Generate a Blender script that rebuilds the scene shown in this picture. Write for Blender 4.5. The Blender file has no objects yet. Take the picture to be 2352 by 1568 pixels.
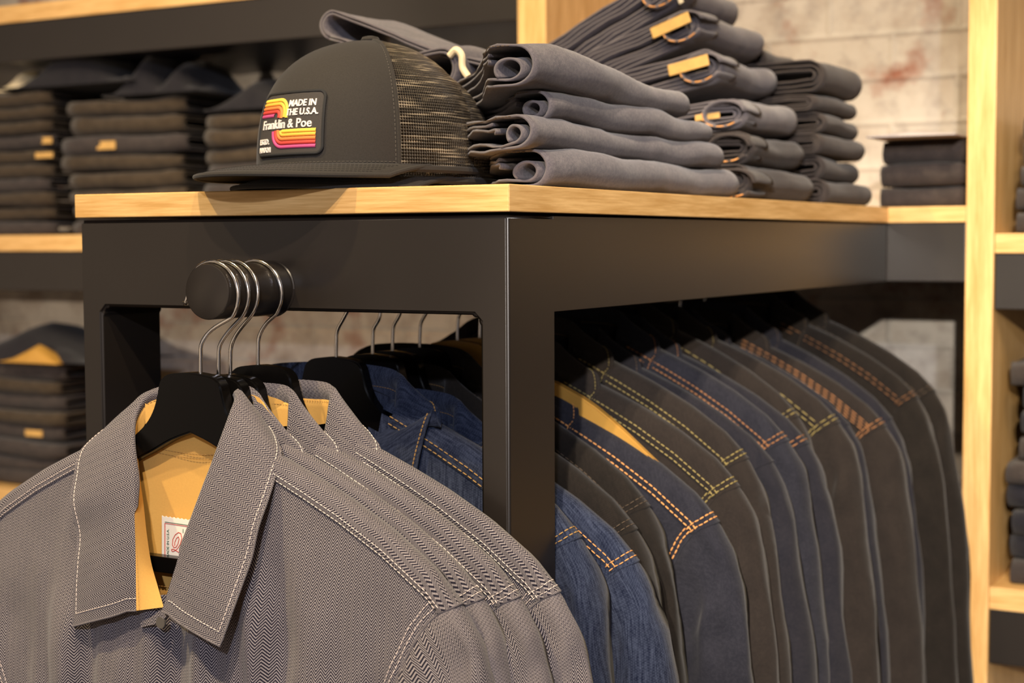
import bpy, bmesh, math, random
from mathutils import Vector, Matrix, noise
R = random.Random(7)
PI = math.pi
sc = bpy.context.scene
col = sc.collection

# ------------------------------------------------------------------ camera
CP = Vector((0.584, -1.047, -0.044)); YAW, PITCH, ROLL, FPX = 0.5074, 0.0647, -0.0045, 3560.2
fwd = Vector((-math.sin(YAW)*math.cos(PITCH), math.cos(YAW)*math.cos(PITCH), -math.sin(PITCH)))
rt = Vector((math.cos(YAW), math.sin(YAW), 0)); up = rt.cross(fwd)
rt, up = math.cos(ROLL)*rt + math.sin(ROLL)*up, -math.sin(ROLL)*rt + math.cos(ROLL)*up
cam = bpy.data.cameras.new('camera'); cam.lens = FPX/2352*36; cam.sensor_width = 36; cam.clip_start = .05
cam.dof.use_dof = True; cam.dof.focus_distance = 1.225; cam.dof.aperture_fstop = 6.6
co = bpy.data.objects.new('camera', cam); col.objects.link(co)
co.matrix_world = Matrix(((rt.x, up.x, -fwd.x, CP.x), (rt.y, up.y, -fwd.y, CP.y), (rt.z, up.z, -fwd.z, CP.z), (0, 0, 0, 1)))
sc.camera = co
def onY(px, py, Y):
    d = fwd + rt*((px-1176)/FPX) - up*((py-784)/FPX)
    return CP + d*((Y-CP.y)/d.y)

# ------------------------------------------------------------------ light
w = bpy.data.worlds.new('store'); sc.world = w; w.use_nodes = True
_n = w.node_tree.nodes; _l = w.node_tree.links   # dim shop behind the camera, darker towards the wall
_tc = _n.new('ShaderNodeTexCoord'); _no = _n.new('ShaderNodeTexNoise'); _no.inputs['Scale'].default_value = 3.6; _no.inputs['Detail'].default_value = 1
_rp = _n.new('ShaderNodeValToRGB'); _rp.color_ramp.elements[0].position = .50; _rp.color_ramp.elements[0].color = (.085, .085, .105, 1)
_rp.color_ramp.elements[1].position = .70; _rp.color_ramp.elements[1].color = (1.5, 1.12, .76, 1)
_vm = _n.new('ShaderNodeVectorMath'); _vm.operation = 'DOT_PRODUCT'; _vm.inputs[1].default_value = (.22, -.95, .20)
_mr = _n.new('ShaderNodeMapRange'); _mr.inputs[1].default_value = .0; _mr.inputs[2].default_value = .80; _mr.inputs[3].default_value = .05; _mr.inputs[4].default_value = .60
_l.new(_tc.outputs['Generated'], _no.inputs[0]); _l.new(_tc.outputs['Generated'], _vm.inputs[0]); _l.new(_vm.outputs['Value'], _mr.inputs[0])
_l.new(_no.outputs[0], _rp.inputs[0]); _l.new(_rp.outputs[0], _n['Background'].inputs[0]); _l.new(_mr.outputs[0], _n['Background'].inputs[1])
def spot(loc, aim, power, color, size=60, rad=.04, blend=.6):
    l = bpy.data.lights.new('spot_lamp', 'SPOT'); l.energy = power; l.color = color
    l.spot_size = math.radians(size); l.spot_blend = blend; l.shadow_soft_size = rad
    o = bpy.data.objects.new('spot_lamp', l); col.objects.link(o); o.location = loc
    o.rotation_euler = (Vector(aim)-Vector(loc)).to_track_quat('-Z', 'Y').to_euler()
WARM, PINK = (1, .80, .52), (1, .82, .66)
spot((.75, -1.9, 2.1), (-.05, .1, -.15), 150, (1, .80, .58), 62)
spot((-1.0, -1.5, 2.3), (-.3, 0, -.2), 130, (1, .78, .40), 60)
spot((1.45, -2.9, 1.05), (-.1, .2, -.2), 105, (.80, .84, 1.0), 40)
spot((1.0, -1.2, 2.2), (.15, 1.3, .0), 85, WARM, 70)
spot((-.5, -.6, 2.3), (-.5, 1.45, .2), 60, WARM, 55)
spot((-2.2, -1.5, 2.2), (-1.7, 1.2, .2), 60, WARM, 60)
spot((1.3, -3.4, .75), (.06, 1.46, -.36), 420, (1, .88, .74), 15, .03, .5)  # added low narrow spot, brightens the brick under the right shelf
spot((-1.75, -3.2, .30), (-1.45, 1.4, .08), 170, (1, .80, .60), 21, .03, .5)  # added low lamp, no real fixture: lifts the wall behind the left stacks
sc.view_settings.view_transform = 'Standard'; sc.view_settings.look = 'None'
sc.view_settings.exposure = 0.92; sc.view_settings.gamma = 1.0; sc.view_settings.use_curve_mapping = False

# ------------------------------------------------------------------ materials
class NT:
    def __init__(s, name):
        s.m = bpy.data.materials.new(name); s.m.use_nodes = True; s.t = s.m.node_tree; s.n = s.t.nodes
        s.b = s.n['Principled BSDF']
    def new(s, t, **k):
        x = s.n.new(t)
        for a, b in k.items(): setattr(x, a, b)
        return x
    def link(s, a, b): s.t.links.new(a, b)
    def math(s, op, a, b=None, c=None, clamp=False):
        x = s.new('ShaderNodeMath', operation=op, use_clamp=clamp)
        for i, v in enumerate((a, b, c)):
            if v is None: continue
            if isinstance(v, (int, float)): x.inputs[i].default_value = v
            else: s.link(v, x.inputs[i])
        return x.outputs[0]
    def mix(s, f, a, b):
        x = s.new('ShaderNodeMix', data_type='RGBA')
        for i, v in ((0, f), (6, a), (7, b)):
            if isinstance(v, (int, float)): x.inputs[i].default_value = v
            elif isinstance(v, tuple): x.inputs[i].default_value = (*v, 1)
            else: s.link(v, x.inputs[i])
        return x.outputs[2]
    def noise(s, vec, scale, detail=2, rough=.5):
        x = s.new('ShaderNodeTexNoise'); x.inputs['Scale'].default_value = scale
        x.inputs['Detail'].default_value = detail; x.inputs['Roughness'].default_value = rough
        if vec is not None: s.link(vec, x.inputs['Vector'])
        return x.outputs[0]
    def obj(s, scale=(1, 1, 1)):
        tc = s.new('ShaderNodeTexCoord'); mp = s.new('ShaderNodeMapping'); mp.inputs['Scale'].default_value = scale
        s.link(tc.outputs['Object'], mp.inputs[0]); return mp.outputs[0]
    def uv(s):
        tc = s.new('ShaderNodeTexCoord'); sp = s.new('ShaderNodeSeparateXYZ'); s.link(tc.outputs['UV'], sp.inputs[0])
        return tc.outputs['UV'], sp.outputs[0], sp.outputs[1]
    def ramp(s, v, a, b):
        x = s.new('ShaderNodeMapRange'); x.inputs[1].default_value = a; x.inputs[2].default_value = b; s.link(v, x.inputs[0]); return x.outputs[0]
    def bump(s, h, st, dist=.001):
        x = s.new('ShaderNodeBump'); x.inputs['Strength'].default_value = st; x.inputs['Distance'].default_value = dist
        s.link(h, x.inputs['Height']); s.link(x.outputs[0], s.b.inputs['Normal'])
    def col(s, c):
        if isinstance(c, tuple): s.b.inputs['Base Color'].default_value = (*c, 1)
        else: s.link(c, s.b.inputs['Base Color'])
    def set(s, rough=.6, metal=0, spec=.5, sheen=0, coat=0):
        s.b.inputs['Roughness'].default_value = rough; s.b.inputs['Metallic'].default_value = metal
        s.b.inputs['Specular IOR Level'].default_value = spec; s.b.inputs['Sheen Weight'].default_value = sheen
        s.b.inputs['Coat Weight'].default_value = coat
        return s.m
def wood(name, axis, a=(.80, .515, .215), b=(.56, .315, .10)):
    t = NT(name); sc_ = [28, 28, 28]; sc_[axis] = 2.2
    v = t.obj(tuple(sc_)); n = t.noise(v, 3, 6, .65); sc2 = [220, 220, 220]; sc2[axis] = 9
    n2 = t.noise(t.obj(tuple(sc2)), 2, 3, .6)
    f = t.ramp(t.math('ADD', t.math('MULTIPLY', n, .6), t.math('MULTIPLY', n2, .4)), .40, .60)
    t.col(t.mix(f, b, a)); t.bump(n2, .15, .0006); return t.set(.42, spec=.4)
def herringbone(name, light=(.375, .335, .34), dark=(.009, .008, .020)):
    t = NT(name); uv, u, v = t.uv()
    P, p = .0071, .0025
    fu = t.math('PINGPONG', u, P/2)
    ph = t.math('ADD', v, t.math('MULTIPLY', fu, 1.45))
    wv = t.math('SINE', t.math('MULTIPLY', ph, 2*PI/p))
    st = t.ramp(wv, -.35, .55)
    n = t.noise(uv, 1800, 1); st2 = t.math('MULTIPLY', st, t.ramp(n, .10, .55))
    big = t.noise(uv, 22, 2)
    c = t.mix(st2, dark, t.mix(t.ramp(big, .3, .7), tuple(x*.86 for x in light), light))
    t.col(c); t.bump(st, .35, .0004); return t.set(.85, spec=.2, sheen=.15)
def denim(name, a, b, slub=False, sheen=.12):
    t = NT(name); uv, u, v = t.uv()
    tw = t.math('SINE', t.math('MULTIPLY', t.math('ADD', u, v), 2*PI/.0013))
    n = t.noise(uv, 1500, 2, .7); n2 = t.noise(uv, 45, 3)
    f = t.math('ADD', t.math('MULTIPLY', t.ramp(n, .35, .7), .6), t.math('MULTIPLY', t.ramp(n2, .3, .7), .4))
    if slub:
        s1 = t.math('SINE', t.math('MULTIPLY', u, 2*PI/.0042)); mp = t.new('ShaderNodeMapping'); mp.inputs['Scale'].default_value = (420, 45, 1)
        t.link(uv, mp.inputs[0]); n3 = t.noise(mp.outputs[0], 1, 2, .6)
        dots = t.math('GREATER_THAN', t.math('MULTIPLY', t.math('SINE', t.math('MULTIPLY', v, 2*PI/.0022)), s1), .55)
        f = t.math('ADD', t.math('MULTIPLY', t.ramp(n3, .38, .68), .75), t.math('MULTIPLY', dots, .45), clamp=True)
    n4 = t.noise(uv, 320, 3, .7); f = t.math('ADD', t.math('MULTIPLY', f, .72), t.math('MULTIPLY', t.ramp(n4, .42, .66), .30), clamp=True)
    t.col(t.mix(f, a, b)); t.bump(t.math('ADD', tw, n), .25, .0004); return t.set(.9, spec=.15, sheen=sheen)
def plain(name, c, rough=.6, metal=0, spec=.5, sheen=0, coat=0, nz=0, ns=60, bump=0):
    t = NT(name)
    if nz:
        n = t.noise(t.obj(), ns, 4); t.col(t.mix(t.ramp(n, .3, .7), tuple(x*(1-nz) for x in c), c))
        if bump: t.bump(n, bump)
    else: t.col(c)
    return t.set(rough, metal, spec, sheen, coat)
M = {}
M['wood_x'] = wood('oak_along_x', 0); M['wood_y'] = wood('oak_along_y', 1); M['wood_z'] = wood('oak_upright', 2)
M['steel'] = plain('black_powder_coated_steel', (.016, .0125, .0105), .34, spec=.6, nz=.12, ns=9)
M['herr'] = herringbone('herringbone_cotton')
M['yellow'] = plain('mustard_lining', (.70, .40, .11), .9, spec=.1, nz=.06, ns=700)
M['indigo'] = denim('slub_indigo_denim', (.006, .010, .028), (.055, .070, .118), True)
M['navy'] = denim('navy_denim', (.008, .009, .015), (.026, .024, .030))
M['navyb'] = denim('bluer_denim', (.008, .009, .015), (.032, .032, .043))
M['grey'] = denim('charcoal_denim', (.014, .011, .010), (.031, .024, .020))
M['black'] = denim('black_brown_cloth', (.007, .006, .005), (.021, .016, .013))
M['jean'] = denim('raw_denim_grey', (.044, .042, .058), (.215, .190, .197), sheen=.2)
M['jeand'] = denim('dark_raw_denim', (.018, .016, .018), (.078, .062, .056))
M['jeank'] = denim('blackish_denim', (.008, .008, .012), (.022, .020, .024))
M['brownd'] = denim('brownish_dark_denim', (.020, .014, .009), (.088, .064, .042))
M['hanger'] = plain('black_lacquered_wood', (.003, .0026, .0024), .25, spec=.22, coat=.05)
M['hangerw'] = plain('golden_wood_hanger_finish', (.50, .27, .055), .35, nz=.2, ns=20)
M['chrome'] = plain('chrome_wire', (.75, .72, .68), .16, metal=1)
M['thw'] = plain('white_thread', (.85, .72, .66), .8)
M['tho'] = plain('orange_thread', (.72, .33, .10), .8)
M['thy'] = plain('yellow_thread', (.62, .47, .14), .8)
M['thod'] = plain('shaded_rust_thread', (.34, .15, .055), .8); M['thyd'] = plain('shaded_yellow_thread', (.27, .21, .07), .8)  # darkened thread copies: shade along the rail put into the colour
M['thk'] = plain('dull_brown_thread', (.10, .07, .045), .8)
M['thm'] = plain('mustard_thread', (.45, .26, .08), .8)
M['leather'] = plain('tan_leather', (.62, .37, .11), .55, nz=.2, ns=90)
M['cream'] = plain('cream_paper', (.80, .68, .45), .7)
M['white'] = plain('white_woven_label', (.85, .80, .72), .8)
M['twill'] = plain('black_cotton_twill', (.036, .032, .029), .85, spec=.2, sheen=.1, nz=.2, ns=900, bump=.1)
M['patchbg'] = plain('charcoal_patch_felt', (.055, .048, .045), .9, nz=.3, ns=1500)
M['patchrim'] = plain('black_merrowed_edge', (.014, .014, .016), .8)
M['red'] = plain('red_print', (.62, .07, .04), .7); M['green'] = plain('green_print', (.03, .12, .06), .7)
M['txt'] = plain('white_embroidery', (.88, .80, .74), .8)
for k, c in dict(s1=(.95, .66, .08), s2=(.92, .46, .06), s3=(.82, .22, .05), s4=(.62, .055, .04), s5=(.55, .07, .22)).items():
    M[k] = plain('stripe_thread_'+k[1], c, .7)
M['grommet'] = plain('whitish_garment', (.42, .38, .38), .9)
def brick():
    t = NT('whitewashed_brick'); v = t.obj(); b = t.new('ShaderNodeTexBrick')
    mp = t.new('ShaderNodeMapping'); mp.inputs['Rotation'].default_value = (PI/2, 0, 0); t.link(v, mp.inputs[0]); t.link(mp.outputs[0], b.inputs[0])
    b.inputs['Scale'].default_value = 1; b.inputs['Brick Width'].default_value = .21; b.inputs['Row Height'].default_value = .072
    b.inputs['Mortar Size'].default_value = .008; b.inputs['Mortar Smooth'].default_value = 1.0
    b.inputs[1].default_value = (.25, .215, .185, 1); b.inputs[2].default_value = (.36, .32, .28, 1); b.inputs[3].default_value = (.31, .295, .27, 1)
    n = t.noise(v, 7.5, 4, .6); n2 = t.noise(v, 17, 4, .6)
    c = t.mix(t.ramp(n2, .28, .55), b.outputs[0], (.43, .405, .37))
    n3 = t.noise(v, 26, 3, .6); c = t.mix(t.math('MULTIPLY', t.ramp(n3, .50, .72), .55), c, (.22, .20, .19)); c = t.mix(t.ramp(n, .56, .70), c, (.22, .095, .065))
    t.col(c); t.bump(t.math('ADD', b.outputs[1], n2), .5, .006); return t.set(.85, spec=.2)
M['brick'] = brick()
def meshmat():
    t = NT('black_trucker_netting'); uv, u, v = t.uv()
    a = t.math('SINE', t.math('MULTIPLY', u, 2*PI/.0026)); b = t.math('SINE', t.math('ADD', t.math('MULTIPLY', v, 2*PI/.0027), t.math('MULTIPLY', t.math('SINE', t.math('MULTIPLY', u, 2*PI/.0026)), 1.0)))
    hole = t.ramp(t.math('MULTIPLY', t.math('ADD', a, 1.0), t.math('ADD', b, 1.0)), 1.5, 1.8)
    t.link(t.math('SUBTRACT', 1.0, t.math('MULTIPLY', hole, 1.0)), t.b.inputs['Alpha'])
    mp = t.new('ShaderNodeMapping'); mp.inputs['Scale'].default_value = (22, 260, 1); t.link(uv, mp.inputs[0]); st = t.ramp(t.noise(mp.outputs[0], 1, 2), .52, .66)  # pale streaks paint in highlights glimpsed through the net
    t.col(t.mix(st, (.050, .040, .029), (.34, .28, .20))); t.bump(t.math('ADD', a, b), .8, .0008); return t.set(.38, spec=.7)
M['net'] = meshmat()

# ------------------------------------------------------------------ helpers
def props(o, label=None, cat=None, group=None, kind=None):
    if label: o['label'] = label
    if cat: o['category'] = cat
    if group: o['group'] = group
    if kind: o['kind'] = kind
    return o
def mk(name, verts, faces, mat, parent=None, uvs=None, smooth=True, loc=None):
    me = bpy.data.meshes.new(name); me.from_pydata([tuple(v) for v in verts], [], faces); me.update()
    if uvs:
        l = me.uv_layers.new(name='UVMap')
        for p in me.polygons:
            for li, vi in zip(p.loop_indices, p.vertices): l.data[li].uv = uvs[vi]
    if smooth: me.polygons.foreach_set('use_smooth', [True]*len(me.polygons))
    me.materials.append(mat)
    o = bpy.data.objects.new(name, me); col.objects.link(o)
    if parent: o.parent = parent
    if loc: o.location = loc
    return o
def empty(name, loc=(0, 0, 0), rot=(0, 0, 0)):
    o = bpy.data.objects.new(name, None); o.empty_display_size = .05; o.location = loc; o.rotation_euler = rot; col.objects.link(o); return o
class MB:
    def __init__(s): s.v = []; s.f = []
    def add(s, v, f):
        n = len(s.v); s.v += [tuple(x) for x in v]; s.f += [tuple(i+n for i in q) for q in f]
    def box(s, a, b, bev=.0):
        bm = bmesh.new(); bmesh.ops.create_cube(bm, size=1)
        for v in bm.verts: v.co = Vector(((a[i]+b[i])/2 + v.co[i]*(b[i]-a[i]) for i in range(3)))
        if bev: bmesh.ops.bevel(bm, geom=bm.edges[:], offset=bev, segments=3, affect='EDGES', profile=.5)
        bm.verts.index_update(); s.add([v.co.copy() for v in bm.verts], [[v.index for v in f.verts] for f in bm.faces]); bm.free()
    def tube(s, pts, r, n=8, cap=True):
        pts = [Vector(p) for p in pts]; N = len(pts); rr = r if isinstance(r, (list, tuple)) else [r]*N
        vs = []; fs = []; prev = None
        for i, p in enumerate(pts):
            t = (pts[min(i+1, N-1)]-pts[max(i-1, 0)]).normalized()
            if prev is None: a = t.orthogonal().normalized()
            else: a = (prev - t*prev.dot(t)).normalized()
            prev = a; b = t.cross(a)
            for k in range(n): vs.append(p + (a*math.cos(2*PI*k/n)+b*math.sin(2*PI*k/n))*rr[i])
        for i in range(N-1):
            for k in range(n): fs.append((i*n+k, i*n+(k+1) % n, (i+1)*n+(k+1) % n, (i+1)*n+k))
        if cap: fs.append(tuple(range(n))[::-1]); fs.append(tuple((N-1)*n+k for k in range(n)))
        s.add(vs, fs)
    def prism(s, poly, f0, f1):   # poly of 2d points mapped by f0, f1 to the two faces
        n = len(poly); vs = [f0(p) for p in poly]+[f1(p) for p in poly]
        s.add(vs, [tuple(range(n)), tuple(range(2*n-1, n-1, -1))]+[(i, (i+1) % n, n+(i+1) % n, n+i)[::-1] for i in range(n)])
    def go(s, name, mat, parent=None, smooth=False, loc=None):
        o = mk(name, s.v, s.f, mat, parent, smooth=smooth, loc=loc)
        if smooth and mat != M.get('steel'):
            try: o.data.set_sharp_from_angle(angle=math.radians(40))
            except Exception: pass
        return o
def lerp(a, b, t): return a+(b-a)*t
def sm(x, a, b):
    t = min(1, max(0, (x-a)/(b-a))); return t*t*(3-2*t)
def interp(tab, x):
    if x <= tab[0][0]: return tab[0][1]
    for (x0, y0), (x1, y1) in zip(tab, tab[1:]):
        if x <= x1: return y0+(y1-y0)*(x-x0)/(x1-x0)
    return tab[-1][1]
def catmull(P, n):
    P = [Vector(p) for p in P]; out = []
    for i in range(len(P)-1):
        p0 = P[i-1] if i else P[0]*2-P[1]; p1 = P[i]; p2 = P[i+1]; p3 = P[i+2] if i+2 < len(P) else P[-1]*2-P[-2]
        for k in range(n):
            t = k/n; out.append(.5*((2*p1)+(p2-p0)*t+(2*p0-5*p1+4*p2-p3)*t*t+(3*p1-p0-3*p2+p3)*t*t*t))
    out.append(P[-1]); return out
def resample(pts, step):
    pts = [Vector(p) for p in pts]; out = [pts[0]]; acc = 0
    for a, b in zip(pts, pts[1:]):
        L = (b-a).length
        if L < 1e-9: continue
        d = step-acc
        while d <= L: out.append(a+(b-a)*(d/L)); d += step
        acc = L-(d-step)
    return out
def dashes(mb, pts, dash=.0026, gap=.0009, r=.00042):
    P = resample(pts, (dash+gap)/4)
    for i in range(0, len(P)-4, 4): mb.tube([P[i], P[i+1], P[i+2], P[i+3]], [r*.6, r, r, r*.6], 5)
def grid_mesh(name, rows, mat, parent=None, uvf=None, closed=False, keep=None, smooth=True, loc=None):
    nr, nc = len(rows), len(rows[0]); vs = [p for r in rows for p in r]; fs = []
    for i in range(nr-1):
        for j in range(nc if closed else nc-1):
            q = (i*nc+j, i*nc+(j+1) % nc, (i+1)*nc+(j+1) % nc, (i+1)*nc+j)
            if keep is None or keep(i, j): fs.append(q)
    uvs = [uvf(i, j) for i in range(nr) for j in range(nc)] if uvf else None
    return mk(name, vs, fs, mat, parent, uvs, smooth, loc)
ORD = ['lowest', 'second from bottom', 'third from bottom', 'fourth from bottom', 'fifth from bottom', 'sixth from bottom', 'seventh from bottom', 'eighth from bottom', 'ninth from bottom', 'tenth from bottom']

# ------------------------------------------------------------------ setting
TH, HB, L, W = .0214, -.102, 1.068, .454
WALL = 1.46; FLOOR = -1.10
mb = MB(); mb.box((-3.2, WALL, FLOOR), (1.6, WALL+.1, 1.4)); props(mb.go('wall_back', M['brick']), kind='structure')
mb = MB(); mb.box((-3.2, -2.6, FLOOR-.05), (1.6, WALL, FLOOR)); props(mb.go('floor', plain('dark_floorboards', (.11, .07, .045), .6, nz=.3, ns=8)), kind='structure')

def upright(x0, x1, label):
    m = MB(); m.box((x0, L-.003, FLOOR+.001), (x1, WALL-.003, 1.05), .0015)
    return props(m.go('shelf_upright', M['wood_z']), label, 'shelf upright', 'oak uprights of the wall shelving')
upright(-.578, -.529, 'pale oak shelving upright rising behind the folded jeans near the cap')
upright(.105, .142, 'tall pale oak shelving upright at the right, beside the brick wall')

def shelf(x0, x1, ztop, th, ap, label, yf=L):
    e = empty('wall_shelf', ((x0+x1)/2, yf, ztop)); props(e, label, 'shelf', 'oak shelves of the wall unit')
    ox, oy, oz = e.location
    m = MB(); m.box((x0-ox, 0, -th), (x1-ox, WALL-.004-oy, 0), .001); m.go('shelf_board', M['wood_x'], e)
    if ap:
        m = MB(); d = .003
        m.box((x0-ox, d, -th-ap), (x1-ox, d+.025, -th-.0002), .0015)
        m.box((x0-ox, .028, -th-ap), (x1-ox, WALL-.006-oy, -th-ap+.02))
        m.go('steel_apron', M['steel'], e)
    return e
shelf(-2.9, -.5785, -.029, .030, .075, 'oak shelf with black steel apron at the far left, behind the display table')
shelf(-2.9, -.5785, .401, .032, .073, 'uppermost oak shelf with dark steel apron, across the top left')
shelf(-2.9, -.5785, -.515, .030, .075, 'low oak shelf under the dark jeans, left of the grey collared shirt')
shelf(-.5285, .1045, 0, TH, HB*-1-TH, 'oak shelf behind the table end, meeting the right upright')
shelf(.1425, 1.3, -.037, .026, .075, 'short visible oak shelf right of the tall upright, upper one')
shelf(.1425, 1.3, -.512, .030, .075, 'short visible oak shelf right of the tall upright, lower one')

# ------------------------------------------------------------------ display table
tb = empty('display_table', (-W/2, L/2, FLOOR)); props(tb, 'black steel display table with oak top and a stub hanging bar', 'table')
ox, oy, oz = tb.location
def P0(x, y, z): return (x-ox, y-oy, z-oz)
m = MB(); m.box(P0(-W, 0, -TH), P0(0, L-.0005, 0), .0009); top = m.go('table_top', M['wood_y'], tb)
# end-grain edge board across the front
E_ = .0027
m = MB(); m.box(P0(-W+.0003, -.0004, -TH+.0003), P0(-.0003, .004, -.0004), .0008); m.go('edge_band', M['wood_x'], tb)
def wn(o):
    o.data.polygons.foreach_set('use_smooth', [True]*len(o.data.polygons)); m_ = o.modifiers.new('weighted', 'WEIGHTED_NORMAL'); m_.weight = 100; m_.mode = 'FACE_AREA'; return o
def frame_piece(a, b, bev=.0022, nm='apron'):
    q = MB(); q.box(P0(*a), P0(*b), bev); return wn(q.go(nm, M['steel'], tb, smooth=True))
zt = -TH-.0022
# front gate: one piece with chamfered inner corners
def gate():
    x0, x1, z0, z1 = -W+E_, -E_, FLOOR+.001, zt
    xi0, xi1, zi = -.4265, -.0285, HB; c = .0055
    outer = [(x0, z0), (xi0, z0), (xi0, zi-c), (xi0+c, zi), (xi1-c, zi), (xi1, zi-c), (xi1, z0), (x1, z0), (x1, z1), (x0, z1)]
    bm = bmesh.new(); vs = [bm.verts.new(P0(x, E_, z)) for x, z in outer]; f = bm.faces.new(vs[::-1])
    r = bmesh.ops.extrude_face_region(bm, geom=[f]); ev = [v for v in r['geom'] if isinstance(v, bmesh.types.BMVert)]
    bmesh.ops.translate(bm, verts=ev, vec=(0, .080, 0)); bmesh.ops.recalc_face_normals(bm, faces=bm.faces[:])
    bmesh.ops.bevel(bm, geom=[e for e in bm.edges if len(e.link_faces) == 2 and e.calc_face_angle() > .3], offset=.0028, segments=3, affect='EDGES')
    bm.verts.index_update()
    wn(mk('front_frame', [v.co.copy() for v in bm.verts], [[v.index for v in f.verts] for f in bm.faces], M['steel'], tb, smooth=True)); bm.free()
gate()
frame_piece((-.0265, .0785, HB+.00005), (-E_-.00005, L-.001, zt-.0002), .0004); frame_piece((-W+E_+.00005, .0785, HB+.00005), (-W+.0265, L-.001, zt-.0002), .0004)
frame_piece((-W+E_, L-.082, FLOOR+.001), (-W+.0265, L-.002, HB), nm='rear_leg')
# welded plate stiffener under the top, dark
frame_piece((-W+.027, .083, zt-.02), (-.027, L-.002, zt), nm='under_panel')
BX, BZ, BR = -.232, -.0835, .0225
def cyl_y(x, z, r, y0, y1, n=48, bev=.0012):
    q = MB(); a = [(y0, r-bev), (y0+bev*.3, r-bev*.3), (y0+bev, r), (y1, r)]; vs = []; fs = []
    for y, rr in a:
        for k in range(n): vs.append(P0(x+rr*math.cos(2*PI*k/n), y, z+rr*math.sin(2*PI*k/n)))
    for i in range(len(a)-1):
        for k in range(n): fs.append((i*n+k, (i+1)*n+k, (i+1)*n+(k+1) % n, i*n+(k+1) % n))
    fs.append(tuple(range(n))); fs.append(tuple((len(a)-1)*n+k for k in range(n))[::-1]); q.add(vs, fs); return q
q = cyl_y(BX, BZ, BR, -.0815, E_+.001); q.tube([P0(BX+(BR+.0004)*math.cos(t*.1308), E_-.0003, BZ+(BR+.0004)*math.sin(t*.1308)) for t in range(49)], .0011, 6, False)
q.go('stub_bar', M['steel'], tb, smooth=True).data.set_sharp_from_angle(angle=math.radians(40))
cyl_y(BX, BZ-.001, .0185, .083, WALL-.01, 32).go('hanging_rail', M['steel'], tb, smooth=True).data.set_sharp_from_angle(angle=math.radians(40))

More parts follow.
